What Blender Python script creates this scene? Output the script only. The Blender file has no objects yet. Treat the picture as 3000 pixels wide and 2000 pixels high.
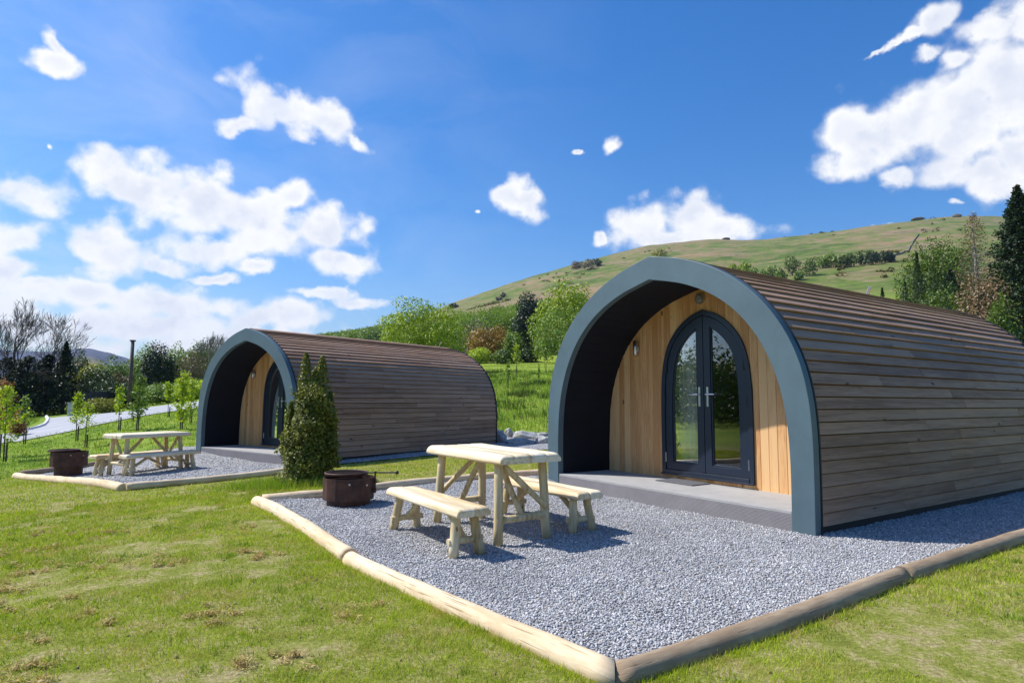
import bpy, math
import numpy as np
from mathutils import Vector, Matrix
R = math.radians
scene = bpy.context.scene
COL = scene.collection
rng = np.random.default_rng(7)

# ------------------------------------------------------------------ camera model (also used to place things on the terrain)
FPX, PITCH, ROLL, CAMH = 1845.16, 0.0909, 0.0054, 1.2103
def ray(px, py):
    px = np.asarray(px, float); py = np.asarray(py, float)
    a = px-1500; b = -(py-1000)
    cr, sr = math.cos(ROLL), math.sin(ROLL); cp, sp = math.cos(PITCH), math.sin(PITCH)
    X = a*cr-b*sr; Y = a*sr+b*cr
    return np.stack([X, FPX*cp-Y*sp, FPX*sp+Y*cp], -1)/FPX

# ------------------------------------------------------------------ helpers
def smooth(a, b, x):
    t = np.clip((x-a)/(b-a), 0, 1); return t*t*(3-2*t)
def tag(o, label=None, cat=None, group=None, kind=None):
    if label: o['label'] = label
    if cat: o['category'] = cat
    if group: o['group'] = group
    if kind: o['kind'] = kind
    return o
def empty(name, loc, rz=0.0, label=None, cat=None, group=None):
    o = bpy.data.objects.new(name, None); COL.objects.link(o)
    o.location = loc; o.rotation_euler = (0, 0, rz); o.empty_display_size = .2
    return tag(o, label, cat, group)
def np_mesh(name, V, F, mat=None, smooth_=False, attr=None):
    """V (n,3); F (m,k) indices with constant k, or list of arrays"""
    V = np.asarray(V, np.float32)
    Fs = F if isinstance(F, list) else [F]
    Fs = [np.asarray(f, np.int32) for f in Fs if len(f)]
    me = bpy.data.meshes.new(name)
    me.vertices.add(len(V)); me.vertices.foreach_set('co', V.ravel())
    tot = sum(f.size for f in Fs); nf = sum(len(f) for f in Fs)
    me.loops.add(tot); me.loops.foreach_set('vertex_index', np.concatenate([f.ravel() for f in Fs]))
    sizes = np.concatenate([np.full(len(f), f.shape[1], np.int32) for f in Fs])
    starts = np.concatenate([[0], np.cumsum(sizes)[:-1]]).astype(np.int32)
    me.polygons.add(nf); me.polygons.foreach_set('loop_start', starts)
    if smooth_: me.polygons.foreach_set('use_smooth', np.ones(nf, bool))
    if attr is not None:
        at = me.attributes.new('tint', 'FLOAT', 'FACE'); at.data.foreach_set('value', np.asarray(attr, np.float32))
    me.update(calc_edges=True); me.validate()
    if mat: me.materials.append(mat)
    return me
def link(name, me, parent=None, loc=None):
    o = bpy.data.objects.new(name, me); COL.objects.link(o)
    if parent: o.parent = parent
    if loc is not None: o.location = loc
    return o
class MB:
    def __init__(s): s.v = []; s.f = []
    def add(s, vs, fs):
        n = len(s.v); s.v += [tuple(map(float, p)) for p in vs]; s.f += [tuple(i+n for i in f) for f in fs]
    def box(s, x0, x1, y0, y1, z0, z1):
        s.add([(x0,y0,z0),(x1,y0,z0),(x1,y1,z0),(x0,y1,z0),(x0,y0,z1),(x1,y0,z1),(x1,y1,z1),(x0,y1,z1)],
              [(0,3,2,1),(4,5,6,7),(0,1,5,4),(1,2,6,5),(2,3,7,6),(3,0,4,7)])
    def tube(s, pts, rads, n=10, caps=True, wob=0.0, rg=None):
        pts = [Vector(p) for p in pts]; up = None; rings = []
        if not hasattr(rads, '__len__'): rads = [rads]*len(pts)
        for i, p in enumerate(pts):
            d = (pts[min(i+1, len(pts)-1)]-pts[max(i-1, 0)]).normalized()
            if up is None:
                up = Vector((0, 0, 1)) if abs(d.z) < .9 else Vector((1, 0, 0))
            a = d.cross(up).normalized(); b = a.cross(d).normalized(); up = b
            ring = []
            for k in range(n):
                t = 2*math.pi*k/n
                r = rads[i]*(1+(wob*(rg.random()-.5)*2 if wob else 0))
                ring.append(p+a*math.cos(t)*r+b*math.sin(t)*r)
            rings.append(ring)
        vs = [v for r_ in rings for v in r_]; fs = []
        for i in range(len(pts)-1):
            for k in range(n):
                fs.append((i*n+k, i*n+(k+1) % n, (i+1)*n+(k+1) % n, (i+1)*n+k))
        if caps: fs.append(tuple(range(n-1, -1, -1))); fs.append(tuple((len(pts)-1)*n+k for k in range(n)))
        s.add(vs, fs)
    def build(s, name, mat, parent=None, loc=None, smooth_=False, bevel=0):
        me = bpy.data.meshes.new(name); me.from_pydata(s.v, [], s.f); me.update()
        if mat: me.materials.append(mat)
        if smooth_:
            for p in me.polygons: p.use_smooth = len(p.vertices) <= 4
        o = link(name, me, parent, loc)
        if bevel:
            m = o.modifiers.new('b', 'BEVEL'); m.width = bevel; m.segments = 2; m.limit_method = 'ANGLE'; m.angle_limit = R(40)
        return o
def copy_tree(o, parent=None):
    c = o.copy(); COL.objects.link(c)
    if parent: c.parent = parent
    for ch in list(o.children): copy_tree(ch, c)
    return c

# ------------------------------------------------------------------ materials
def new_mat(name):
    m = bpy.data.materials.new(name); m.use_nodes = True
    nt = m.node_tree; nt.nodes.clear()
    out = nt.nodes.new('ShaderNodeOutputMaterial')
    return m, nt, out
class NG:
    """tiny node helper"""
    def __init__(s, nt): s.nt = nt
    def n(s, t, **kw):
        nd = s.nt.nodes.new(t)
        for k, v in kw.items(): setattr(nd, k, v)
        return nd
    def l(s, a, b): s.nt.links.new(a, b)
    def set(s, sock, v):
        if isinstance(v, bpy.types.NodeSocket): s.l(v, sock)
        else: sock.default_value = v
    def math(s, op, a, b=0.0, c=None, clamp=False):
        nd = s.n('ShaderNodeMath', operation=op, use_clamp=clamp); s.set(nd.inputs[0], a); s.set(nd.inputs[1], b)
        if c is not None: s.set(nd.inputs[2], c)
        return nd.outputs[0]
    def noise(s, vec, scale, detail=4, rough=.5, dist=0, dim='3D', w=None):
        nd = s.n('ShaderNodeTexNoise', noise_dimensions=dim)
        if vec is not None: s.l(vec, nd.inputs['Vector'])
        nd.inputs['Scale'].default_value = scale; nd.inputs['Detail'].default_value = detail
        nd.inputs['Roughness'].default_value = rough; nd.inputs['Distortion'].default_value = dist
        if w is not None: s.set(nd.inputs['W'], w)
        return nd.outputs[0]
    def ramp(s, fac, stops, interp='LINEAR'):
        nd = s.n('ShaderNodeValToRGB'); cr = nd.color_ramp; cr.interpolation = interp
        while len(cr.elements) < len(stops): cr.elements.new(.5)
        for e, (p, c) in zip(cr.elements, stops):
            e.position = p; e.color = (c[0], c[1], c[2], 1) if hasattr(c, '__len__') else (c, c, c, 1)
        s.set(nd.inputs[0], fac); return nd.outputs[0]
    def mix(s, fac, a, b, mode='MIX'):
        nd = s.n('ShaderNodeMix', data_type='RGBA', blend_type=mode)
        s.set(nd.inputs[0], fac)
        for k, v in ((6, a), (7, b)):
            if isinstance(v, bpy.types.NodeSocket): s.l(v, nd.inputs[k])
            else: nd.inputs[k].default_value = (v[0], v[1], v[2], 1)
        return nd.outputs[2]
    def mapr(s, v, a, b, c=0.0, d=1.0, kind='LINEAR'):
        nd = s.n('ShaderNodeMapRange', interpolation_type=kind)
        s.set(nd.inputs[0], v); nd.inputs[1].default_value = a; nd.inputs[2].default_value = b
        nd.inputs[3].default_value = c; nd.inputs[4].default_value = d
        return nd.outputs[0]
    def vscale(s, vec, sc, loc=(0, 0, 0), rot=(0, 0, 0)):
        nd = s.n('ShaderNodeMapping'); s.l(vec, nd.inputs[0]); nd.inputs['Scale'].default_value = sc
        nd.inputs['Location'].default_value = loc; nd.inputs['Rotation'].default_value = rot
        return nd.outputs[0]
    def bump(s, h, strength=.3, dist=.01, normal=None):
        nd = s.n('ShaderNodeBump'); nd.inputs['Strength'].default_value = strength; nd.inputs['Distance'].default_value = dist
        s.l(h, nd.inputs['Height'])
        if normal is not None: s.l(normal, nd.inputs['Normal'])
        return nd.outputs[0]
    def bsdf(s, col, rough=.8, metal=0, normal=None, spec=.5, out=None):
        nd = s.n('ShaderNodeBsdfPrincipled')
        if isinstance(col, bpy.types.NodeSocket): s.l(col, nd.inputs['Base Color'])
        else: nd.inputs['Base Color'].default_value = (*col, 1)
        s.set(nd.inputs['Roughness'], rough); nd.inputs['Metallic'].default_value = metal
        nd.inputs['Specular IOR Level'].default_value = spec
        if normal is not None: s.l(normal, nd.inputs['Normal'])
        if out is not None: s.l(nd.outputs[0], out.inputs[0])
        return nd
def coords(g, which='Object'):
    if which == 'World':
        return g.n('ShaderNodeNewGeometry').outputs['Position']
    return g.n('ShaderNodeTexCoord').outputs[which]
def island(g): return g.n('ShaderNodeNewGeometry').outputs['Random Per Island']

def plain(name, col, rough=.6, metal=0, var=.08, scale=6, bump=.05, bscale=60, spec=.5):
    m, nt, out = new_mat(name); g = NG(nt); P = coords(g)
    n = g.noise(P, scale, 5, .6); f = g.mapr(n, .3, .7, 1-var, 1+var)
    c = g.mix(1.0, col, f, 'MULTIPLY')
    nb = g.noise(P, bscale, 3, .6)
    g.bsdf(c, rough, metal, g.bump(nb, bump, .003), spec, out); return m

def wood(name, cols, axis, ring=9, grain=70, rough=.7, knots=True, isl=.25, bump=.25, grey=None, knotcol=(.16,.08,.035), stretch=14, kscale=4.2):
    """axis = local axis the grain runs along; cols = dark, mid, light"""
    m, nt, out = new_mat(name); g = NG(nt); P = coords(g); r = island(g)
    cx = g.n('ShaderNodeCombineXYZ'); 
    o = g.math('MULTIPLY', r, 37.0)
    for i in range(3): g.l(o, cx.inputs[i])
    va = g.n('ShaderNodeVectorMath', operation='ADD'); g.l(P, va.inputs[0]); g.l(cx.outputs[0], va.inputs[1]); P2 = va.outputs[0]
    sc = [1, 1, 1]; sc[axis] = 1/stretch
    Q = g.vscale(P2, tuple(sc))
    n1 = g.noise(Q, grain, 4, .65, .3); n2 = g.noise(Q, ring, 4, .6, .8)
    f = g.math('ADD', g.math('MULTIPLY', n1, .45), g.math('MULTIPLY', n2, .55))
    f = g.math('ADD', f, g.math('MULTIPLY', g.math('SUBTRACT', r, .5), isl))
    c = g.ramp(f, [(.39, cols[0]), (.5, cols[1]), (.62, cols[2])])
    if knots:
        sk = [1, 1, 1]; sk[axis] = .45
        vk = g.n('ShaderNodeTexVoronoi', voronoi_dimensions='3D'); g.l(g.vscale(P2, tuple(sk)), vk.inputs['Vector']); vk.inputs['Scale'].default_value = kscale
        dist = g.math('ADD', vk.outputs['Distance'], g.math('MULTIPLY', n1, .05))
        kf = g.mapr(dist, .075, .115, 1, 0)
        c = g.mix(kf, c, knotcol)
    if grey is not None:
        ng = g.noise(P, 1.3, 4, .6); c = g.mix(g.mapr(ng, .42, .66, 0, grey[1]), c, grey[0])
    g.bsdf(c, rough, 0, g.bump(n1, bump, .003), .3, out); return m

M = {}
M['cladding'] = wood('cladding_wood', [(.22,.122,.072),(.335,.197,.122),(.43,.27,.175)], 1, ring=7, grain=60, isl=.17, knots=True, knotcol=(.06,.035,.025), grey=((.30,.215,.17), .35), rough=.62, stretch=22)
M['wall'] = wood('larch_boards', [(.56,.27,.10),(.70,.38,.155),(.80,.49,.225)], 2, ring=6, grain=55, isl=.3, knotcol=(.17,.075,.03), rough=.6, bump=.12)
M['fascia'] = plain('painted_fascia', (.082,.13,.15), .5, 0, .13, 2.2, .08, 120)
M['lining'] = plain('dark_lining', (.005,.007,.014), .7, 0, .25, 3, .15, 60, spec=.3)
M['black'] = plain('black_trim', (.012,.013,.016), .6)
M['frame'] = plain('door_frame_paint', (.014,.022,.040), .32, 0, .06, 5, .03, 200)
M['steel'] = plain('brushed_steel', (.62,.63,.65), .28, 1, .05, 8, .02, 200)
M['decktop'] = plain('deck_top', (.37,.355,.335), .75, 0, .1, 5, .15, 90)
M['deckfront'] = plain('deck_front', (.22,.20,.20), .75, 0, .1, 4, .15, 90)
M['mat'] = plain('rubber_mat', (.11,.11,.115), .9, 0, .15, 30, .4, 150)
M['curtain'] = plain('curtain_cloth', (.72,.70,.62), .9, 0, .05, 4, .05, 150)
M['shell'] = plain('white_plastic', (.75,.76,.78), .35, 0, .03)
M['inner'] = plain('inner_ply', (.30,.20,.12), .7, 0, .15, 4, .1, 40)
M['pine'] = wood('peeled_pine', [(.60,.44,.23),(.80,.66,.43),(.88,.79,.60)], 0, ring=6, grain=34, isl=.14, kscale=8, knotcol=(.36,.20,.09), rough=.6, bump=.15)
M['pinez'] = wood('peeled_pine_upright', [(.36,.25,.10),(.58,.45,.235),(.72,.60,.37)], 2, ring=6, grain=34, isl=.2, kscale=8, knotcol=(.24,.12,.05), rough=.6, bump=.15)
M['bark'] = plain('bark', (.09,.07,.055), .9, 0, .35, 8, .5, 30)
M['barklight'] = plain('pale_bark', (.20,.18,.155), .9, 0, .35, 8, .5, 30)
M['polewood'] = plain('pole_wood', (.10,.075,.06), .85, 0, .2, 5, .2, 30)

def log_mat(name, cols, dirt):
    m, nt, out = new_mat(name); g = NG(nt); P = coords(g)
    Q = g.vscale(P, (.12, 1, 1)); n1 = g.noise(Q, 45, 5, .65, .5); n2 = g.noise(Q, 6, 4, .6); n3 = g.noise(P, 2.3, 5, .6)
    f = g.math('ADD', g.math('MULTIPLY', n1, .5), g.math('MULTIPLY', n2, .5))
    c = g.ramp(f, [(.34, cols[0]), (.5, cols[1]), (.66, cols[2])])
    c = g.mix(g.mapr(n3, .5, .72, 0, .75), c, dirt)
    vk = g.n('ShaderNodeTexVoronoi'); g.l(g.vscale(P, (.7,1.6,1.6)), vk.inputs['Vector']); vk.inputs['Scale'].default_value = 2.6
    c = g.mix(g.mapr(vk.outputs['Distance'], .05, .085, .8, 0), c, (.25,.14,.07))
    nc = g.noise(g.vscale(P, (.05, 1, 1)), 60, 3, .5, .2); c = g.mix(g.mapr(nc, .62, .67, 0, .55), c, (.14,.09,.05))
    ns = g.noise(P, 26, 5, .75); c = g.mix(g.mapr(ns, .58, .72, 0, .5), c, dirt); f = g.math('SUBTRACT', f, g.math('MULTIPLY', g.mapr(nc, .60, .67), .5))
    g.bsdf(c, .75, 0, g.bump(f, .35, .006), .2, out); return m
M['palelog'] = log_mat('pale_log_wood', [(.56,.40,.22),(.74,.57,.36),(.84,.69,.47)], (.55,.38,.2))
M['brownlog'] = log_mat('weathered_log_wood', [(.19,.13,.08),(.33,.24,.15),(.45,.345,.225)], (.24,.165,.10))

def rust():
    m, nt, out = new_mat('rusted_steel'); g = NG(nt); P = coords(g)
    n = g.noise(P, 7, 6, .65); n2 = g.noise(P, 40, 4, .6)
    c = g.ramp(n, [(.35, (.045,.022,.016)), (.52, (.078,.036,.026)), (.68, (.125,.055,.036))])
    c = g.mix(g.mapr(n2, .62, .75, 0, .25), c, (.16,.07,.035))
    g.bsdf(c, .6, .25, g.bump(n2, .3, .002), .4, out); return m
M['rust'] = rust()

def glass():
    m, nt, out = new_mat('window_glass'); g = NG(nt)
    gl = g.n('ShaderNodeBsdfGlossy'); gl.inputs['Roughness'].default_value = .0; gl.inputs['Color'].default_value = (1,1,1,1)
    tr = g.n('ShaderNodeBsdfTransparent'); tr.inputs['Color'].default_value = (.7,.73,.71,1)
    fr = g.n('ShaderNodeFresnel'); fr.inputs['IOR'].default_value = 1.5
    f = g.math('ADD', g.math('MULTIPLY', fr.outputs[0], 1.15), .025, clamp=True)
    mx = g.n('ShaderNodeMixShader'); g.l(f, mx.inputs[0]); g.l(tr.outputs[0], mx.inputs[1]); g.l(gl.outputs[0], mx.inputs[2])
    g.l(mx.outputs[0], out.inputs[0]); return m
M['glass'] = glass()

def leaf(name, cols, trans=.2, rough=.5, spec=.35, nscale=1.2, attr=False, amp=.55):
    """cols: dark, mid, light natural leaf colours, varied per leaf and by clump"""
    m, nt, out = new_mat(name); g = NG(nt); P = coords(g)
    r = island(g); n = g.noise(P, nscale, 3, .6)
    f = g.math('ADD', g.math('MULTIPLY', r, amp), g.math('MULTIPLY', g.mapr(n, .3, .7), 1-amp))
    if name != 'dark_leaf': cols = [(min(.62, c_[0]*BOOST*1.2), min(.62, c_[1]*BOOST), c_[2]*BOOST*.75) for c_ in cols]
    c = g.ramp(f, [(.0, cols[0]), (.5, cols[1]), (1.0, cols[2])])
    if attr:
        a = g.n('ShaderNodeAttribute', attribute_name='tint').outputs['Fac']
        c2 = g.ramp(f, [(.0, attr[0]), (.5, attr[1]), (1.0, attr[2])]); c = g.mix(a, c, c2)
    d = g.bsdf(c, rough, 0, None, spec); t = g.n('ShaderNodeBsdfTranslucent')
    tc = g.mix(1.0, c, (1.25,1.35,.45), 'MULTIPLY'); g.l(tc, t.inputs[0])
    mx = g.n('ShaderNodeMixShader'); mx.inputs[0].default_value = trans
    g.l(d.outputs[0], mx.inputs[1]); g.l(t.outputs[0], mx.inputs[2]); g.l(mx.outputs[0], out.inputs[0]); return m
L_ = {}; BOOST = 1.3
L_['bright'] = leaf('bright_leaf', [(.05,.10,.002),(.16,.26,.004),(.33,.44,.010)])
L_['mid'] = leaf('mid_leaf', [(.022,.05,.008),(.06,.115,.016),(.13,.21,.03)])
L_['soft'] = leaf('soft_leaf', [(.055,.12,.022),(.12,.21,.04),(.23,.33,.075)])
L_['dark'] = leaf('dark_leaf', [(.008,.02,.010),(.02,.04,.018),(.042,.07,.028)], .12)
L_['darkgreen'] = leaf('dark_green_leaf', [(.012,.03,.010),(.026,.055,.016),(.05,.09,.022)], .2)
L_['gold'] = leaf('golden_leaf', [(.08,.10,.012),(.17,.20,.02),(.28,.30,.035)])
L_['rusty'] = leaf('rusty_leaf', [(.10,.07,.02),(.20,.12,.03),(.24,.24,.04)])
L_['grey'] = leaf('twiggy_grey', [(.07,.065,.05),(.12,.11,.085),(.17,.155,.12)], .1)
L_['deadbrown'] = leaf('dead_twigs', [(.07,.05,.035),(.15,.11,.075),(.24,.18,.13)], .1)
L_['sapling'] = leaf('young_leaf', [(.13,.22,.018),(.25,.36,.035),(.38,.48,.08)], .35)
L_['bronze'] = leaf('bronze_leaf', [(.10,.05,.025),(.20,.10,.045),(.28,.20,.06)], .35)
L_['laurel'] = leaf('laurel_leaf', [(.035,.05,.008),(.095,.125,.016),(.22,.25,.03)], .22, .5, .3, 2.6)
L_['wood'] = leaf('woodland_leaf', [(.05,.10,.012),(.11,.20,.022),(.20,.31,.04)], .3, attr=[(.016,.045,.014),(.04,.085,.02),(.08,.14,.035)], nscale=.15)

# ------------------------------------------------------------------ terrain
def znear(x, y):
    xs = x-3.0*np.clip((y-9)/5, 0, 1)
    return np.interp(xs, [-16, -10, -8, -6.5, -5, -2.5], [-.44, -.27, -.2, -.15, -.12, 0.0])
COLS = {  # source column : list of (distance, z) or (distance, ('p', row))
 -900: [(14,-.45),(32,-.6),(60,-.2),(200,4),(800,30),(1900,('p',1118)),(2600,('p',1030)),(3200,40)],
 0:    [(14,-.42),(24,-.50),(32,('p',1302)),(38,('p',1276)),(60,('p',1222)),(200,('p',1180)),(800,('p',1140)),(1900,('p',1118)),(2600,('p',1012)),(3200,60)],
 120:  [(14,-.40),(23,-.42),(31,('p',1283)),(42,('p',1238)),(60,('p',1214)),(200,('p',1180)),(800,('p',1140)),(1900,('p',1118)),(1900,('p',1118)),(2600,('p',1020)),(3200,60)],
 250:  [(14,-.36),(22,-.34),(30,('p',1257)),(44,('p',1216)),(60,('p',1204)),(200,('p',1178)),(800,('p',1140)),(2600,('p',1020)),(3200,60)],
 380:  [(13.5,-.26),(21,-.17),(32,('p',1229)),(44,('p',1202)),(60,('p',1192)),(200,('p',1172)),(800,('p',1130)),(1900,('p',1127)),(2600,('p',1042)),(3200,60)],
 530:  [(13,-.16),(20,.0),(34,('p',1203)),(44,('p',1183)),(60,('p',1172)),(200,('p',1150)),(800,('p',1120)),(1900,('p',1118)),(2600,('p',1090)),(3200,60)],
 900:  [(13,-.13),(19,-.08),(30,.8),(60,('p',1100)),(120,('p',1078)),(250,('p',1042)),(500,('p',1018)),(900,('p',1010)),(1500,20)],
 1100: [(13,-.13),(19,-.08),(28,.6),(60,('p',1098)),(100,('p',1070)),(250,('p',1018)),(500,('p',995)),(850,('p',985)),(1500,20)],
 1310: [(13,-.12),(19.5,-.06),(27,('p',1190)),(50,('p',1105)),(78,('p',1072)),(130,('p',1030)),(250,('p',962)),(500,('p',925)),(800,('p',893)),(1500,40)],
 1500: [(13,-.10),(19.5,-.04),(22,.15),(28,('p',1190)),(45,('p',1112)),(60,('p',1085)),(80,('p',1064)),(130,('p',1010)),(250,('p',935)),(500,('p',880)),(800,('p',826)),(1500,60)],
 1700: [(13,-.06),(19.5,0),(22,.2),(45,('p',1110)),(80,('p',1060)),(130,('p',1000)),(250,('p',905)),(500,('p',840)),(800,('p',764)),(1500,80)],
 1900: [(14,0),(20,.1),(45,('p',1100)),(80,('p',1050)),(130,('p',980)),(250,('p',880)),(500,('p',800)),(800,('p',714)),(1500,80)],
 2100: [(14,0),(20,.1),(45,('p',1095)),(80,('p',1040)),(130,('p',960)),(250,('p',870)),(500,('p',785)),(800,('p',696)),(1500,80)],
 2240: [(14,0),(20,.1),(45,('p',1090)),(80,('p',1030)),(130,('p',950)),(250,('p',865)),(500,('p',780)),(800,('p',701)),(1500,80)],
 2430: [(14,0),(20,.1),(45,('p',1085)),(80,('p',1020)),(130,('p',940)),(250,('p',850)),(500,('p',760)),(800,('p',674)),(1500,80)],
 2620: [(14,0),(20,.1),(45,('p',1080)),(80,('p',1010)),(130,('p',930)),(250,('p',840)),(500,('p',745)),(800,('p',649)),(1500,80)],
 2830: [(14,0),(20,.1),(45,('p',1070)),(80,('p',1000)),(130,('p',920)),(250,('p',830)),(500,('p',730)),(800,('p',630)),(1500,80)],
 3000: [(14,0),(20,.1),(45,('p',1065)),(80,('p',1000)),(130,('p',920)),(250,('p',830)),(500,('p',725)),(800,('p',627)),(1500,80)],
 3700: [(14,0),(20,.1),(45,('p',1070)),(80,('p',1020)),(130,('p',960)),(250,('p',880)),(500,('p',780)),(800,('p',680)),(1500,80)],
}
RS = np.concatenate([np.linspace(0, 60, 121), np.geomspace(61, 5000, 160)])
tabs = []; phis = []
for px, pts in sorted(COLS.items()):
    rs, zs = [0.0], [0.0]
    rs[0] = pts[0][0]-6; zs[0] = pts[0][1] if not isinstance(pts[0][1], tuple) else 0
    ph = None
    for r_, v in pts:
        if isinstance(v, tuple):
            d = ray(px, v[1]); hr = math.hypot(d[0], d[1]); z = CAMH+r_*d[2]/hr
        else: z = v
        rs.append(r_); zs.append(z)
    rs.append(6000); zs.append(zs[-1]*.5)
    d = ray(px, 1100); phis.append(math.atan2(d[0], d[1]))
    # smooth monotone-ish interpolation: cubic on log r
    zi = np.interp(np.log(RS+1), np.log(np.array(rs)+1), zs)
    tabs.append(zi)
tail = np.interp(RS, [0, 20, 60, 200, 800, 2500, 6000], [-.2, -.3, 0, 8, 60, 120, 60])
phis = [-math.pi-.01, -2.2]+phis+[2.0, math.pi+.01]
tabs = [tail, tail]+tabs+[tail, tail]
phis = np.array(phis); tabs = np.array(tabs)
k = np.ones(5)/5
tabs_s = np.array([np.convolve(np.pad(t, 2, 'edge'), k, 'valid') for t in tabs])
tabs = tabs_s
PH = np.linspace(-math.pi, math.pi, 1441)
G = np.array([np.interp(PH, phis, tabs[:, i]) for i in range(len(RS))])     # [r, phi]
kk = np.ones(9)/9
G2 = np.array([np.convolve(np.pad(row, 4, 'wrap'), kk, 'valid') for row in G])
G = G2
def hash2(ix, iy):
    h = np.sin(ix*127.1+iy*311.7)*43758.5453; return h-np.floor(h)
def vnoise(x, y):
    ix, iy = np.floor(x), np.floor(y); fx, fy = x-ix, y-iy; fx = fx*fx*(3-2*fx); fy = fy*fy*(3-2*fy)
    return (hash2(ix,iy)*(1-fx)+hash2(ix+1,iy)*fx)*(1-fy)+(hash2(ix,iy+1)*(1-fx)+hash2(ix+1,iy+1)*fx)*fy-.5
def terr(x, y):
    x = np.asarray(x, float); y = np.asarray(y, float)
    r = np.hypot(x, y); ph = np.arctan2(x, y)
    fi = (ph+math.pi)/(2*math.pi)*1440; i0 = np.clip(np.floor(fi).astype(int), 0, 1439); t = fi-i0
    ri = np.interp(r, RS, np.arange(len(RS))); r0 = np.clip(np.floor(ri).astype(int), 0, len(RS)-2); s = ri-r0
    z = (G[r0,i0]*(1-t)+G[r0,i0+1]*t)*(1-s)+(G[r0+1,i0]*(1-t)+G[r0+1,i0+1]*t)*s
    bumps = .10*vnoise(x/2.3, y/2.3)+.05*vnoise(x/.8+9, y/.8)
    mid = smooth(19.5, 26, r)*(1-smooth(55, 80, r))*smooth(-.35, -.1, ph)
    left = smooth(16, 24, r)*(1-smooth(30, 45, r))*(1-smooth(-.35, -.25, ph))
    z = z+bumps*(mid*2.2+left*.3)
    far = smooth(180, 500, r)
    z = z+far*(1.6*vnoise(x/28, y/28)+4*vnoise(x/85+5, y/85)+.7*vnoise(x/11, y/11))*np.clip(r/700, 0, 2)
    w = smooth(12, 17, r)
    return znear(x, y)*(1-w)+z*w
def hit(px, py, rmin=1.0):
    """where the view through a source pixel meets the terrain"""
    d = ray(px, py); h = math.hypot(d[0], d[1]); d = d/h
    rr = np.geomspace(rmin, 3000, 6000); X = d[0]*rr; Y = d[1]*rr; Z = CAMH+d[2]*rr
    b = np.nonzero(Z < terr(X, Y))[0]
    i = b[0] if len(b) else -1
    return np.array([X[i], Y[i], float(terr(X[i], Y[i]))]), rr[i]
def at_dist(px, r_):
    d = ray(px, 1168); h = math.hypot(d[0], d[1]); x, y = d[0]/h*r_, d[1]/h*r_
    return np.array([x, y, float(terr(x, y))])

def ground_mat():
    m, nt, out = new_mat('ground_cover'); g = NG(nt); P = coords(g, 'World')
    sx = g.n('ShaderNodeSeparateXYZ'); g.l(P, sx.inputs[0])
    ln = g.n('ShaderNodeVectorMath', operation='LENGTH'); g.l(P, ln.inputs[0]); r = ln.outputs['Value']
    # lawn
    n1 = g.noise(P, .9, 5, .6, .4); n2 = g.noise(P, 5, 5, .7, .3); n3 = g.noise(P, 38, 4, .7); n4 = g.noise(P, 150, 3, .7)
    soil = g.ramp(n3, [(.3, (.16,.125,.05)), (.5, (.32,.26,.12)), (.7, (.52,.44,.26))])
    lawn = g.ramp(g.math('ADD', g.math('MULTIPLY', n3, .5), g.math('MULTIPLY', n2, .5)), [(.35, (.11,.12,.02)), (.5, (.22,.24,.04)), (.65, (.40,.37,.11))])
    nearc = g.mix(g.mapr(g.math('ADD', g.math('MULTIPLY', n2, .6), g.math('MULTIPLY', n4, .4)), .49, .56), lawn, soil)
    # meadow
    n5 = g.noise(P, .35, 6, .65, .6)
    n5b = g.noise(P, 3.5, 5, .7)
    mead = g.ramp(g.math('ADD', g.math('MULTIPLY', n5, .5), g.math('MULTIPLY', n5b, .5)), [(.36, (.055,.10,.012)), (.47, (.15,.23,.025)), (.6, (.26,.32,.04))])
    # hill
    Q = g.vscale(P, (1, 1, 2.2)); h1 = g.noise(Q, .011, 8, .62, .7); h2 = g.noise(Q, .07, 6, .65, .5); h3 = g.noise(Q, .4, 4, .7)
    hf = g.math('ADD', g.math('MULTIPLY', h1, .55), g.math('MULTIPLY', h2, .45))
    hill = g.ramp(hf, [(.43, (.07,.115,.018)), (.49, (.135,.175,.035)), (.53, (.20,.17,.065)), (.585, (.28,.195,.105))])
    hill = g.mix(g.mapr(h3, .5, .7, 0, .6), hill, (.09,.10,.035)); h4 = g.noise(P, .035, 7, .7, 1.2); hill = g.mix(g.mapr(h4, .56, .66, 0, .7), hill, (.13,.12,.05)); hill = g.mix(g.mapr(h4, .42, .34, 0, .6), hill, (.16,.24,.04))
    blue = g.ramp(h2, [(.35, (.045,.055,.085)), (.65, (.075,.08,.115))])  # far ridge: distance haze put into the ground colour as blue
    S3 = g.vscale(P, (1, 1, 5)); h5 = g.noise(S3, .02, 8, .68, 1.0); h6 = g.noise(S3, .13, 5, .7, .6)
    hill = g.mix(g.mapr(h5, .53, .60, 0, .75), hill, (.30,.21,.125)); hill = g.mix(g.mapr(g.math('MULTIPLY', h5, h6), .30, .36, 0, .7), hill, (.085,.085,.045)); hill = g.mix(g.mapr(h6, .40, .33, 0, .5), hill, (.30,.26,.13))
    c = g.mix(g.mapr(r, 13, 19), nearc, mead)
    c = g.mix(g.math('MULTIPLY', g.mapr(r, 57, 61), .6), c, (.30,.37,.05)); c = g.mix(g.mapr(r, 100, 200), c, hill)
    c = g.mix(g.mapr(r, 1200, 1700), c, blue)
    hh = g.math('ADD', n3, g.math('MULTIPLY', n4, .5))
    g.bsdf(c, .95, 0, g.bump(hh, .6, .02), .1, out); return m
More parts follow.
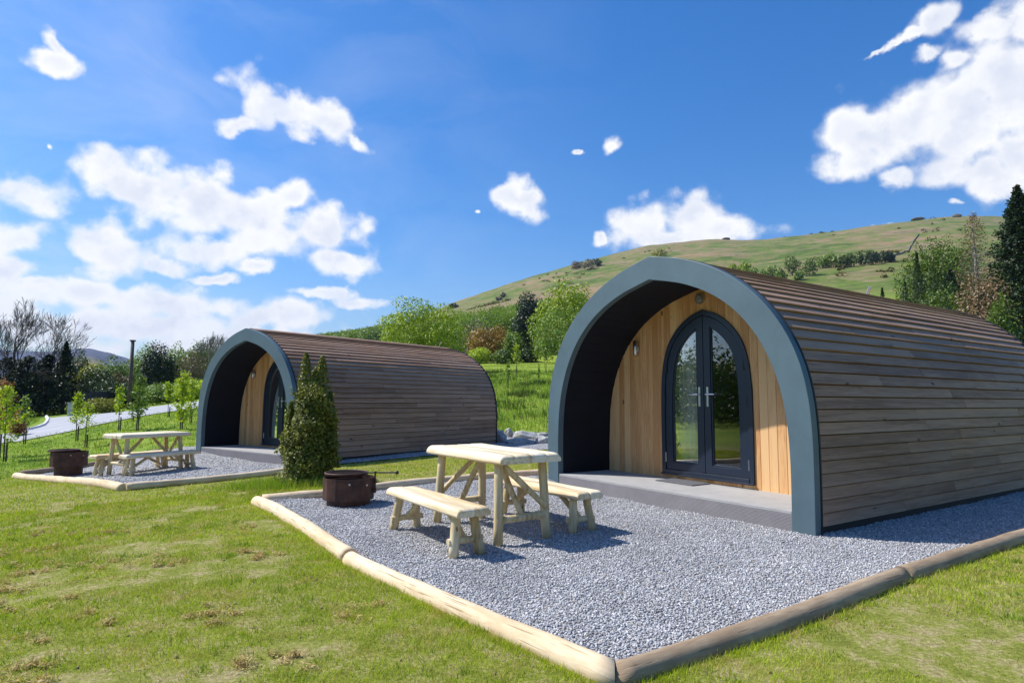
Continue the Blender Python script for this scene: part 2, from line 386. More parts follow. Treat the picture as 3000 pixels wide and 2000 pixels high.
def make_ground():
    ph = np.concatenate([np.arange(-48, 48, .22), np.arange(48, 312, 3.0)])
    ph = np.radians(ph); nph = len(ph)
    rr = np.concatenate([np.linspace(.25, 26, 110), np.geomspace(26.4, 3300, 190)]); nr = len(rr)
    A, B = np.meshgrid(rr, ph, indexing='ij'); X = A*np.sin(B); Y = A*np.cos(B); Z = terr(X, Y)
    V = np.stack([X, Y, Z], -1).reshape(-1, 3); V = np.vstack([V, [[0, 0, 0]]])
    i, j = np.meshgrid(np.arange(nr-1), np.arange(nph), indexing='ij'); j2 = (j+1) % nph
    F = np.stack([i*nph+j, (i+1)*nph+j, (i+1)*nph+j2, i*nph+j2], -1).reshape(-1, 4)[:, ::-1]
    T = np.stack([np.full(nph, nr*nph), (np.arange(nph)+1) % nph, np.arange(nph)], -1)
    me = np_mesh('ground', V, [F, T], ground_mat(), True)
    # make sure it faces up
    o = link('ground', me); tag(o, kind='structure'); return o
make_ground()

# ------------------------------------------------------------------ gravel yards
P2 = np.array([1.5986, 7.2798]); YAW2 = -.9765
P1 = np.array([-5.903, 13.8725]); YAW1 = -.6448; Z1 = -.145
def uvw(P0, yaw, u, v):
    c, s = math.cos(yaw), math.sin(yaw)
    return np.array([P0[0]+u*c-v*s, P0[1]+u*s+v*c])
def in_poly(x, y, poly):
    x = np.asarray(x); y = np.asarray(y); ins = np.zeros(x.shape, bool); n = len(poly)
    for i in range(n):
        x0, y0 = poly[i]; x1, y1 = poly[(i+1) % n]
        c = ((y0 > y) != (y1 > y)) & (x < (x1-x0)*(y-y0)/((y1-y0) if y1 != y0 else 1e-9)+x0)
        ins ^= c
    return ins
LOG_A = [(.45,2.83),(.01,3.345),(-.44,3.895),(-1.19,4.80)]
LOG_B = [(-1.20,4.825),(-1.9,5.98),(-2.42,6.72),(-2.97,7.5)]
LOG_C = [(.45,2.835),(1.52,3.56),(2.66,4.42)]
LOG_D = [(2.68,4.44),(4.58,5.72),(6.6,7.1),(8.3,8.25)]
LOG_E = [(-2.93,7.56),(-2.23,7.75),(-1.70,8.45),(-1.12,9.12),(-.3,9.7),(.46,10.1)]
GR2 = [(.47,2.9),(-1.17,4.84),(-1.9,6.0),(-2.93,7.5),(-2.2,7.75),(-1.7,8.45),(-1.12,9.12),(-.3,9.7),(.46,10.1),(3.2,12.6),(6.5,14.6),(9.9,10.2),(8.3,8.3),(4.6,5.75),(2.66,4.45)]
LOG_F = [(-5.58,9.22),(-7.2,10.58),(-8.6,11.78),(-9.95,12.86)]
LOG_G = [(-9.92,12.9),(-9.15,13.9),(-8.3,15.0)]
LOG_H = [(-5.55,9.22)]+[tuple(uvw(P1, YAW1, u, v)) for u, v in [(3.14,-2.35),(3.1,-1.1),(2.95,.1)]]
GR1 = [(-5.6,9.25),(-7.2,10.6),(-8.6,11.8),(-9.93,12.86),(-9.15,13.9)]+[tuple(uvw(P1, YAW1, u, v)) for u, v in [(-3.0,-.5),(-2.9,7.6),(2.2,10.2),(7.5,9.2),(7.6,6.6),(4.6,6.1),(3.4,4.6),(2.7,2.9),(2.5,.6),(2.95,.0),(3.1,-1.1)]]
def gravel_mat():
    m, nt, out = new_mat('gravel_bed'); g = NG(nt); P = coords(g, 'World')
    v = g.n('ShaderNodeTexVoronoi'); g.l(P, v.inputs['Vector']); v.inputs['Scale'].default_value = 88; v.inputs['Randomness'].default_value = 1
    sp = g.n('ShaderNodeSeparateColor'); g.l(v.outputs['Color'], sp.inputs[0]); WARM = (1.0, .97, .93)
    c = g.ramp(sp.outputs[0], [(.0, (.24,.245,.255)), (.35, (.37,.38,.40)), (.7, (.47,.48,.50)), (1.0, (.62,.625,.64))])
    n = g.noise(P, 1.1, 4, .6); c = g.mix(g.mapr(n, .35, .75, 0, .35), c, (.33,.33,.31))
    gap = g.mapr(v.outputs['Distance'], .35, .75, 0, .65); c = g.mix(gap, c, (.15,.155,.165)); c = g.mix(1.0, c, WARM, 'MULTIPLY')
    h = g.math('SUBTRACT', 1.0, v.outputs['Distance'])
    g.bsdf(c, .85, 0, g.bump(h, .8, .009), .3, out); return m
def stone_mat():
    m, nt, out = new_mat('gravel_stone'); g = NG(nt); r = island(g)
    c = g.ramp(r, [(.0, (.16,.165,.175)), (.2, (.34,.345,.36)), (.6, (.48,.485,.50)), (.86, (.62,.625,.635)), (.93, (.80,.80,.81)), (.97, (.46,.38,.29)), (1.0, (.13,.135,.15))])
    P = coords(g, 'World'); n = g.noise(P, 1.3, 5, .65, .5); c = g.mix(1.0, c, g.mapr(n, .35, .65, .80, 1.08), 'MULTIPLY'); c = g.mix(g.mapr(n, .56, .70, 0, .3), c, (.42,.39,.34))
    c = g.mix(1.0, c, (1.0, .97, .93), 'MULTIPLY'); g.bsdf(c, .8, 0, None, .35, out); return m
M['gravel'] = gravel_mat(); M['stone'] = stone_mat()
def gravel_z(x, y):
    z = terr(x, y)+.022+.022*vnoise(x/.55, y/.55)+.012*vnoise(x/.2, y/.2)
    a = uvw(P2, YAW2, -1.95, -.05); z = z+.085*np.exp(-((x-a[0])**2+(y-a[1])**2)/.12)
    return z
def make_gravel(name, poly, step):
    p = np.array(poly); x = np.arange(p[:,0].min(), p[:,0].max()+step, step); y = np.arange(p[:,1].min(), p[:,1].max()+step, step)
    X, Y = np.meshgrid(x, y, indexing='ij'); Z = gravel_z(X, Y)
    V = np.stack([X, Y, Z], -1).reshape(-1, 3); ny = len(y)
    i, j = np.meshgrid(np.arange(len(x)-1), np.arange(ny-1), indexing='ij')
    F = np.stack([i*ny+j, (i+1)*ny+j, (i+1)*ny+j+1, i*ny+j+1], -1).reshape(-1, 4)
    cx = V[F].mean(1); F = F[in_poly(cx[:,0], cx[:,1], poly)]
    used, inv = np.unique(F, return_inverse=True); V = V[used]; F = inv.reshape(-1, 4)
    o = link(name, np_mesh(name, V, F, M['gravel'], True)); tag(o, kind='structure'); return o
make_gravel('gravel_yard', GR2, .06)
make_gravel('gravel_yard', GR1, .08)

def rand_rot(n, rg):
    q = rg.normal(size=(n, 4)); q /= np.linalg.norm(q, axis=1)[:, None]; w, x, y, z = q.T
    return np.stack([np.stack([1-2*(y*y+z*z), 2*(x*y-z*w), 2*(x*z+y*w)], -1), np.stack([2*(x*y+z*w), 1-2*(x*x+z*z), 2*(y*z-x*w)], -1), np.stack([2*(x*z-y*w), 2*(y*z+x*w), 1-2*(x*x+y*y)], -1)], 1)
OCT = np.array([(1,0,0),(-1,0,0),(0,1,0),(0,-1,0),(0,0,1),(0,0,-1)], float)
OF = np.array([(0,2,4),(2,1,4),(1,3,4),(3,0,4),(2,0,5),(1,2,5),(3,1,5),(0,3,5)])
def stones(name, pts, size, mat, label=None):
    n = len(pts); S = size[:, None]*rng.uniform(.55, 1.35, (n, 3)); jit = 1+rng.uniform(-.25, .25, (n, 6, 1))
    L = OCT[None]*S[:, None]*jit; L = np.einsum('nij,nkj->nki', rand_rot(n, rng), L); L[:, :, 2] *= .75
    V = (L+pts[:, None]).reshape(-1, 3); F = (OF[None]+np.arange(n)[:, None, None]*6).reshape(-1, 3)
    o = link(name, np_mesh(name, V, F, mat)); tag(o, kind='stuff'); return o
def sample_poly(poly, n, rg, wfun=None):
    p = np.array(poly); out = np.zeros((0, 2))
    while len(out) < n:
        q = rg.uniform(p.min(0), p.max(0), (n*3, 2)); q = q[in_poly(q[:,0], q[:,1], poly)]
        if wfun is not None: q = q[rg.random(len(q)) < wfun(q[:,0], q[:,1])]
        out = np.vstack([out, q])
    return out[:n]
q = sample_poly(GR2, 150000, rng, lambda x, y: np.clip((4.5/np.hypot(x, y))**1.6, 0, 1))
stones('gravel', np.column_stack([q, gravel_z(q[:,0], q[:,1])+.003]), rng.uniform(.0042, .0105, len(q)), M['stone'])
q = sample_poly(GR1, 26000, rng, lambda x, y: np.clip((12/np.hypot(x, y))**2, 0, 1))
stones('gravel', np.column_stack([q, gravel_z(q[:,0], q[:,1])+.004]), rng.uniform(.007, .014, len(q)), M['stone'])

# ------------------------------------------------------------------ logs round the yards
def border_log(pts, rad, mat, label, zoff=.02, mitre=None, group='timber edging logs round the gravel yards', seed=0):
    rg = np.random.default_rng(seed); pts = np.array(pts, float)
    seg = np.hypot(*np.diff(pts, axis=0).T); s = np.concatenate([[0], np.cumsum(seg)]); n = int(s[-1]/.09)+2
    t = np.linspace(0, s[-1], n); X = np.interp(t, s, pts[:,0]); Y = np.interp(t, s, pts[:,1])
    kx = np.array([.25,.5,.25])
    for _ in range(10):
        X[1:-1] = np.convolve(X, kx, 'valid'); Y[1:-1] = np.convolve(Y, kx, 'valid')
    Z = terr(X, Y)+zoff+.006*np.sin(t*2.1+seed)
    base = np.array([X[0], Y[0], Z[0]]); ang = math.atan2(Y[-1]-Y[0], X[-1]-X[0]); c, s_ = math.cos(-ang), math.sin(-ang)
    loc = np.stack([(X-X[0])*c-(Y-Y[0])*s_, (X-X[0])*s_+(Y-Y[0])*c, Z-Z[0]], -1)
    r = rad*(1+.03*np.sin(t*1.3+seed*2)+.035*np.sin(t*4.7+seed)+.02*np.sin(t*11+seed*3)+rg.normal(0, .008, n))
    mb = MB(); nn = 20
    mb.tube(loc, list(r), nn)
    if mitre is not None:
        K, nm = mitre; d0 = np.array([X[1]-X[0], Y[1]-Y[0]]); d0 /= np.hypot(*d0)
        for i in range(nn):
            lx, ly, lz = mb.v[i]; wx = X[0]+lx*math.cos(ang)-ly*math.sin(ang); wy = Y[0]+lx*math.sin(ang)+ly*math.cos(ang)
            t_ = ((K[0]-wx)*nm[0]+(K[1]-wy)*nm[1])/(d0[0]*nm[0]+d0[1]*nm[1]); wx += d0[0]*t_; wy += d0[1]*t_
            mb.v[i] = ((wx-X[0])*c-(wy-Y[0])*s_, (wx-X[0])*s_+(wy-Y[0])*c, lz)
    o = mb.build('edging_log', mat, None, tuple(base), True); o.rotation_euler = (0, 0, ang)
    tag(o, label, 'log', group); return o
border_log(LOG_A, .066, M['palelog'], 'thick pale peeled log edging the gravel nearest the camera, ending at the front corner', .012, ((.45,2.835), (.99,-.14)), seed=1)
border_log(LOG_B, .068, M['palelog'], 'pale peeled log continuing the gravel edge past a dark split joint, beside the near lawn', .018, seed=2)
border_log(LOG_C, .067, M['brownlog'], 'brown weathered log meeting the pale log at the front corner of the gravel', .012, ((.452,2.835), (.99,-.14)), seed=3)
border_log(LOG_D, .070, M['brownlog'], 'brown weathered log running beside the large near pod to the right edge', .02, seed=4)
border_log(LOG_E, .06, M['palelog'], 'thin tan log along the back of the near gravel, behind the fire pit and table', .045, seed=5)
border_log(LOG_F, .075, M['palelog'], 'pale log on the near left side of the far gravel yard', .03, seed=6)
border_log(LOG_G, .06, M['brownlog'], 'thin grey log behind the far fire pit at the left gravel end', .06, seed=7)
border_log(LOG_H, .06, M['palelog'], 'thin tan log on the right side of the far gravel, leading to the shrub', .045, seed=8)

# ------------------------------------------------------------------ pods
OUT = np.array([(1.936,0),(1.942,.3),(1.945,.6),(1.942,.9),(1.92,1.2),(1.86,1.5),(1.75,1.78),(1.58,2.05),(1.36,2.29),(1.08,2.50),(.77,2.665),(.42,2.79),(0,2.885)])
INN = np.array([(1.710,0),(1.716,.35),(1.715,.7),(1.69,1.05),(1.62,1.38),(1.49,1.69),(1.31,1.96),(1.07,2.19),(.80,2.36),(.50,2.485),(.22,2.56),(0,2.609)])
def resample(P, n):
    P = np.array(P, float); d = np.concatenate([[0], np.cumsum(np.hypot(*np.diff(P, axis=0).T))])
    # catmull-rom
    Q = []
    for i in range(len(P)-1):
        p0 = P[max(i-1, 0)] if i > 0 else 2*P[0]-P[1]; p1 = P[i]; p2 = P[i+1]; p3 = P[i+2] if i+2 < len(P) else 2*P[-1]-P[-2]
        for t in np.linspace(0, 1, 12, endpoint=False):
            Q.append(.5*((2*p1)+(-p0+p2)*t+(2*p0-5*p1+4*p2-p3)*t*t+(-p0+3*p1-3*p2+p3)*t**3))
    Q.append(P[-1]); Q = np.array(Q)
    d = np.concatenate([[0], np.cumsum(np.hypot(*np.diff(Q, axis=0).T))]); t = np.linspace(0, d[-1], n)
    return np.stack([np.interp(t, d, Q[:,0]), np.interp(t, d, Q[:,1])], -1)
OUTR = resample(OUT, 60); INNR = resample(INN, 60)
def full(P):   # right half bottom->apex to whole arch right bottom -> apex -> left bottom
    return np.vstack([P, (P*[-1, 1])[::-1][1:]])
def normals(P):
    d = np.gradient(P, axis=0); d /= np.linalg.norm(d, axis=1)[:, None]; return np.stack([d[:,1], -d[:,0]], -1)
def offset(P, o): return P+normals(P)*o
def ring_prism(mb, A, B, y0, y1, closed=False, ya=None):
    """solid between outlines A (outer) and B (inner), y0 front, y1 back; outlines are (x,z)"""
    n = len(A); vs = [(a[0], y0, a[1]) for a in A]+[(b[0], y0, b[1]) for b in B]+[(a[0], y1, a[1]) for a in A]+[(b[0], y1, b[1]) for b in B]
    fs = []; rngk = range(n if closed else n-1)
    for i in rngk:
        j = (i+1) % n
        fs += [(i, n+i, n+j, j), (2*n+i, 2*n+j, 3*n+j, 3*n+i), (i, j, 2*n+j, 2*n+i), (n+i, 3*n+i, 3*n+j, n+j)]
    if not closed:
        fs += [(0, 2*n, 3*n, n), (n-1, 2*n-1, 4*n-1, 3*n-1)]
    mb.add(vs, fs)
def prof_z(P, u):    # height of arch outline at |u|
    Pm = P[P[:,1].argsort()]; k = np.argmax(Pm[:,0]); Q = Pm[k:]
    return float(np.interp(abs(u), Q[::-1,0], Q[::-1,1]))
DOUT = resample([(.685,.272),(.688,.7),(.688,1.15),(.675,1.45),(.635,1.72),(.55,1.94),(.40,2.125),(.21,2.26),(0,2.335)], 48)
ZD, REC, LEN = .2024, .9409, 6.569
def make_pod(loc, yaw, label, with_room, seed):
    rg = np.random.default_rng(seed)
    root = empty('camping_pod', loc, yaw, label, 'camping pod', 'arched timber camping pods')
    # cladding: lap boards both sides
    base = offset(OUTR, -.030); d = np.concatenate([[0], np.cumsum(np.hypot(*np.diff(base, axis=0).T))])
    s0 = .09; exposure = (d[-1]-s0)/33
    Nn = normals(base)
    def P(s): return np.array([np.interp(s, d, base[:,0]), np.interp(s, d, base[:,1])]), np.array([np.interp(s, d, Nn[:,0]), np.interp(s, d, Nn[:,1])])
    mb = MB()
    for side in (1, -1):
        for k_ in range(33):
            p, n = P(s0+k_*exposure); q_, n2 = P(min(s0+(k_+1)*exposure, d[-1]))
            jb = rg.normal(0, .0012)
            q_, n2 = P(min(s0+(k_+1)*exposure-.0105, d[-1])); sec = [p-n*.012, p+n*(.0275+jb), q_+n2*.009, q_-n2*.014]
            cuts = [.105]; v = .105+rg.uniform(1.0, 3.4)
            while v < LEN-.6: cuts.append(v); v += rg.uniform(1.8, 3.6)
            cuts.append(LEN-.045)
            for a, b in zip(cuts[:-1], cuts[1:]):
                dz = rg.normal(0, .001); nseg = max(2, int((b-a)/.35)); ys = np.linspace(a+.0015, b-.0015, nseg+1); vs = []; fs = []
                for y in ys:
                    w = .0012*math.sin(y*3.1+k_*1.7)+dz
                    for c_ in sec: vs.append(((c_[0]+w*n[0])*side, y, c_[1]+w*n[1]))
                for i in range(nseg):
                    for e in range(4):
                        f = (i*4+e, i*4+(e+1) % 4, (i+1)*4+(e+1) % 4, (i+1)*4+e); fs.append(f if side < 0 else f[::-1])
                fs += [(0,1,2,3), tuple(nseg*4+e for e in (3,2,1,0))]
                mb.add(vs, fs)
    mb.build('cladding', M['cladding'], root)
    bk = MB(); ring_prism(bk, full(offset(OUTR, -.037)), full(offset(OUTR, -.06)), .10, LEN-.05); bk.build('gap_shade_sheet', M['black'], root)  # black sheet behind the boards, painting the shadow lines between the laps
    rc = MB(); rc.add([(-.10,.105,2.845),(0,.105,2.882),(.10,.105,2.845),(.10,.105,2.86),(0,.105,2.897),(-.10,.105,2.86)]+[(-.10,LEN-.04,2.845),(0,LEN-.04,2.882),(.10,LEN-.04,2.845),(.10,LEN-.04,2.86),(0,LEN-.04,2.897),(-.10,LEN-.04,2.86)],
        [(0,1,4,5),(1,2,3,4),(6,11,10,7),(7,10,9,8),(5,4,10,11),(4,3,9,10),(0,5,11,6),(2,8,9,3),(0,6,7,1),(1,7,8,2)])
    rc.build('ridge_cap', M['cladding'], root)
    # front arch fascia
    fa = MB(); ring_prism(fa, full(OUTR), full(INNR), 0, .09); fa.build('arch_fascia', M['fascia'], root, bevel=.004)
    tr = MB(); ring_prism(tr, full(offset(OUTR, .006)), full(offset(OUTR, -.02)), .0915, .112); tr.build('edge_trim', M['black'], root)
    tr = MB(); ring_prism(tr, full(offset(OUTR, .004)), full(offset(OUTR, -.07)), LEN-.043, LEN-.003); tr.build('rear_trim', M['black'], root)
    # recess lining: dark horizontal boards
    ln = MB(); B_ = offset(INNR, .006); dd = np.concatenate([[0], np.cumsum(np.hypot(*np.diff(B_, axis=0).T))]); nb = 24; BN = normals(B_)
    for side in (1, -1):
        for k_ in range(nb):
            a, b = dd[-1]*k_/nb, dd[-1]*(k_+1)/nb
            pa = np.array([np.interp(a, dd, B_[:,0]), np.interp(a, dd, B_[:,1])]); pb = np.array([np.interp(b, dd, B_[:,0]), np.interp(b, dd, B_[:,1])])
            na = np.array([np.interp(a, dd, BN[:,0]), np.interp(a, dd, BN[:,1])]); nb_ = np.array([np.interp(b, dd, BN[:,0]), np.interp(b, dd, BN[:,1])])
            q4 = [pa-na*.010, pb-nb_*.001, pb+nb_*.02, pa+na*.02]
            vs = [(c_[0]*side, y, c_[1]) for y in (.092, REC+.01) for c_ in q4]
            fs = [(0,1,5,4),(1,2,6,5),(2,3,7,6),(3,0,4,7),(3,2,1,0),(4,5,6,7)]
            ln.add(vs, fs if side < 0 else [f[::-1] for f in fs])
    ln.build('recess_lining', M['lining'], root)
    # front wall of vertical boards with a door opening
    wb = MB(); Wp = offset(INNR, -.004); uu = -1.72; edges = [uu]
    while uu < 1.72: uu += .108; edges.append(min(uu, 1.72))
    hw = .683
    es = sorted(set([round(e, 4) for e in edges]+[-hw, hw]))
    es = [e for i, e in enumerate(es) if i == 0 or e-es[i-1] > .02 or abs(abs(e)-hw) < 1e-6]
    def board(u0, u1, zb, zt, y=REC, ch=.005, th=.03):
        nd = max(1, int((u1-u0)/.03)); us = np.linspace(u0, u1, nd+1)
        zb_ = [zb(u) if callable(zb) else zb for u in us]; zt_ = [zt(u) if callable(zt) else zt for u in us]
        vs = []; n_ = nd+1
        for i, u in enumerate(us): uc = min(max(u, u0+ch), u1-ch); vs += [(uc, y, zb_[i]), (uc, y, zt_[i])]
        vs += [(u0, y+ch, zb_[0]), (u0, y+ch, zt_[0]), (u1, y+ch, zb_[-1]), (u1, y+ch, zt_[-1]), (u0, y+th, zb_[0]), (u0, y+th, zt_[0]), (u1, y+th, zb_[-1]), (u1, y+th, zt_[-1])]
        fs = [(2*i, 2*i+2, 2*i+3, 2*i+1) for i in range(nd)]
        b0 = 2*n_
        fs += [(b0, 0, 1, b0+1), (2*nd, b0+2, b0+3, 2*nd+1), (b0+4, b0, b0+1, b0+5), (b0+2, b0+6, b0+7, b0+3), (b0+6, b0+4, b0+5, b0+7)]
        wb.add(vs, fs)
    dz = lambda u: prof_z(DOUT, u)-.012
    for a, b in zip(es[:-1], es[1:]):
        if b-a < .004: continue
        top = lambda u: prof_z(Wp, u) if abs(u) < Wp[:,0].max() else .5
        y = REC+rg.uniform(-.0015, .0015)
        if a >= -hw-1e-4 and b <= hw+1e-4:
            board(a, b, dz, top, y); board(a, b, ZD, .268, y)
        elif b <= -1.62 or a >= 1.62:
            # edge boards follow the curve: clip height where the outline gets narrower
            board(a, b, ZD, lambda u: min(prof_z(Wp, min(abs(u), 1.69)), 1.5 if abs(u) > 1.68 else 9), y)
        else: board(a, b, ZD, top, y)
    wb.build('front_wall', M['wall'], root)
    # door frame
    Fo = full(DOUT); Fi_h = offset(DOUT, -.062); Fi_h[0,1] = DOUT[0,1]; Fi_h[-1] = (0, DOUT[-1,1]-.066); Fi = full(Fi_h)
    df = MB(); ring_prism(df, Fo, Fi, REC-.022, REC+.05); df.box(-.625, .625, REC-.03, REC+.05, .272, .318)
    fr = df.build('door_frame', M['frame'], root, bevel=.004)
    sl = MB(); sl.box(-.69, .69, REC-.045, REC-.002, .25, .271); sl.build('sill', M['frame'], fr, bevel=.003)
    LZ = .322
    leafh = offset(DOUT, -.068); leafh = leafh[leafh[:,1] > LZ]; leafh = np.vstack([[leafh[0,0], LZ], leafh]); leafh[-1] = (.004, DOUT[-1,1]-.074)
    leafh = leafh[leafh[:,0] >= .004]
    gh = offset(DOUT, -.195); gh = gh[(gh[:,1] > .43) & (gh[:,0] > .118)]; zt = float(np.interp(.118, gh[::-1,0], gh[::-1,1])); 
    for side in (1, -1):
        m_ = 40
        O_ = resample_lin(leafh, m_); I_ = resample_lin(np.vstack([[gh[0,0], .43], gh, [.118, gh[-1,1]+.02]]), m_)
        # closed loops: outer curve then down the meeting stile, along the bottom
        Oc = np.vstack([O_, lerp((.004, O_[-1,1]), (.004, LZ), 14)[1:], lerp((.004, LZ), tuple(O_[0]), 14)[1:-1]])
        Ic = np.vstack([I_, lerp(tuple(I_[-1]), (.118, .43), 14)[1:], lerp((.118, .43), tuple(I_[0]), 14)[1:-1]])
        Oc = Oc*[side, 1]; Ic = Ic*[side, 1]
        cen = Ic.mean(0); Ib = Ic+(Oc-Ic)/np.linalg.norm(Oc-Ic, axis=1)[:, None]*.02
        db = MB()
        ring_prism(db, Oc, Ib, REC-.008, REC+.045, closed=True)
        ring_prism(db, Ib, Ic, REC+.004, REC+.035, closed=True)
        leaf_o = db.build('door', M['frame'], root, bevel=.0025)
        gb = MB(); n_ = len(Ic); gb.add([(p[0], REC+.02, p[1]) for p in Ic], [tuple(range(n_))] if side < 0 else [tuple(range(n_-1, -1, -1))])
        gb.build('glass_pane', M['glass'], leaf_o)
        hb = MB(); hx = .062*side; hb.box(hx-.014, hx+.014, REC-.018, REC-.009, 1.13, 1.37)
        hb.tube([(hx, REC-.017, 1.28), (hx, REC-.055, 1.28)], .009, 8)
        hb.tube([(hx, REC-.052, 1.28), (hx+.06*side, REC-.054, 1.281), (hx+.125*side, REC-.05, 1.279)], [.009,.009,.007], 8)
        hb.tube([(hx, REC-.017, 1.19), (hx, REC-.026, 1.19)], .008, 8)
        hb.build('handle', M['steel'], leaf_o)
        for zz in (.47, 1.2, 1.62):
            xx = float(np.interp(zz, leafh[:,1], leafh[:,0]))+.002
            h2 = MB(); h2.tube([(xx*side, REC-.016, zz-.06), (xx*side, REC-.016, zz+.06)], .009, 8); h2.build('hinge', M['black'] if zz > .5 else M['steel'], leaf_o)
    # deck
    dk = MB()
    for i in range(7):
        a = .012+i*.133; dk.box(-1.706, 1.706, a, a+.129 if i < 6 else REC+.02, ZD-.028, ZD)
    dk.build('deck', M['decktop'], root, bevel=.002)
    fd = MB()
    for i in range(15):
        z = -.02+i*.0127; fd.add([(-1.708,.010,z),(1.708,.010,z),(1.708,.0085,z+.006),(-1.708,.0085,z+.006),(1.708,.010,z+.0122),(-1.708,.010,z+.0122)], [(0,1,2,3),(3,2,4,5)])
    fd.add([(-1.708,.0115,-.03),(1.708,.0115,-.03),(1.708,.0115,ZD-.029),(-1.708,.0115,ZD-.029)], [(0,1,2,3)])
    fd.build('deck_front', M['deckfront'], root)
    # body behind
    il = MB(); S_ = full(offset(OUTR, -.075)); ring_prism(il, S_, full(offset(OUTR, -.095)), REC+.04, LEN-.06); il.build('inner_shell', M['inner'], root)
    rw = MB(); n_ = len(S_); rw.add([(p[0], LEN-.05, p[1]) for p in S_]+[(p[0], LEN-.02, p[1]) for p in S_], [tuple(range(n_)), tuple(range(2*n_-1, n_-1, -1))]+[(i, n_+i, n_+(i+1) % n_, (i+1) % n_) for i in range(n_)])
    rw.build('rear_wall', M['cladding'], root)
    fl = MB(); fl.box(-1.80, 1.80, REC+.031, LEN-.1, .20, .235); fl.build('floor', M['inner'], root)
    bs = MB(); bs.box(-1.62, -1.5, .2, LEN-.3, -.06, .19); bs.box(1.5, 1.62, .2, LEN-.3, -.06, .19); bs.box(-.06, .06, .2, LEN-.3, -.06, .19); bs.build('base_skid', M['black'], root)  # ground beams, coloured black to put shade into the gap under the boards
    # wall lamp and round light
    wl = MB(); wl.tube([(-1.11, REC-.055, 1.82), (-1.11, REC-.055, 2.02)], .032, 16); wl.box(-1.13, -1.09, REC-.03, REC-.001, 1.87, 1.97); wl.build('wall_lamp', M['steel'], root, smooth_=True)
    rl = MB(); rl.tube([(-.02, REC-.001, 2.475), (-.02, REC-.035, 2.475)], [.072,.066], 24); ro = rl.build('round_light', M['steel'], root)
    rl = MB(); rl.tube([(-.02, REC-.036, 2.475), (-.02, REC-.05, 2.475)], [.052,.036], 24); rl.build('lens', M['deckfront'], ro)
    # flue / vent blade on the far end of the roof
    fb = MB()
    fb.tube([(.16, 4.62, 2.78), (.25, 4.60, 2.97)] if with_room else [(.05, 6.1, 2.84), (.17, 6.08, 3.02)], [.024, .024] if with_room else .012, 10); fb.build('roof_vent', M['steel'], root)
    # curtain inside the left leaf
    cb = MB(); us = np.linspace(-.60, -.20, 60); vs = []
    for z in (.25, 2.1):
        for u in us: vs.append((u, REC+.16+.025*math.sin(u*75)+.01*math.sin(u*31), z))
    cb.add(vs, [(i, i+1, 60+i+1, 60+i) for i in range(59)]); cb.build('curtain', M['curtain'], root, smooth_=True)
    return root
def lerp(a, b, n): return np.stack([np.linspace(a[0], b[0], n), np.linspace(a[1], b[1], n)], -1)
def resample_lin(P, n):
    d = np.concatenate([[0], np.cumsum(np.hypot(*np.diff(P, axis=0).T))]); t = np.linspace(0, d[-1], n)
    return np.stack([np.interp(t, d, P[:,0]), np.interp(t, d, P[:,1])], -1)
make_pod((P2[0], P2[1], 0), YAW2, 'large near timber pod with blue grey arch, its open porch facing the pine table', True, 3)
make_pod((P1[0], P1[1], Z1), YAW1, 'farther timber pod with blue grey arch, partly hidden by the dark green shrub', False, 4)
# doormat
w = uvw(P2, YAW2, -.19, .73); mb = MB(); mb.box(-.29, .29, -.165, .165, 0, .012)
o = mb.build('doormat', M['mat'], None, (w[0], w[1], ZD+.001), bevel=.004); o.rotation_euler = (0, 0, YAW2); tag(o, 'flat dark grey doormat lying on the deck before the glazed door of the near pod', 'doormat')
# chair inside near pod
def make_chair():
    w = uvw(P2, YAW2, .22, 2.1); root = empty('shell_chair', (w[0], w[1], .235), YAW2+.5, 'white plastic shell chair seen dimly through the right door glass of the near pod', 'chair')
    vs = []; n, m_ = 14, 16
    for i in range(n):
        t = i/(n-1)
        for j in range(m_):
            a = (j/(m_-1)-.5)*2
            if t < .45: y = -.22+t/.45*.36; z = .44+.02*(t/.45)+.05*a*a; x = a*.23
            else:
                s = (t-.45)/.55; y = .14+.14*s; z = .46+.05*a*a*(1-s)+s*.40-.10*s*a*a; y -= .07*a*a; x = a*(.23-.05*s*s)
            vs.append((x, y, z))
    fs = [(i*m_+j, i*m_+j+1, (i+1)*m_+j+1, (i+1)*m_+j) for i in range(n-1) for j in range(m_-1)]
    b = MB(); b.add(vs, fs); b.build('seat_shell', M['shell'], root, smooth_=True)
    for sx in (-1, 1):
        for sy in (-1, 1):
            b = MB(); b.tube([(sx*.1, sy*.09, .45), (sx*.22, sy*.21, 0)], [.012,.009], 8); b.build('leg', M['pinez'], root)
make_chair()

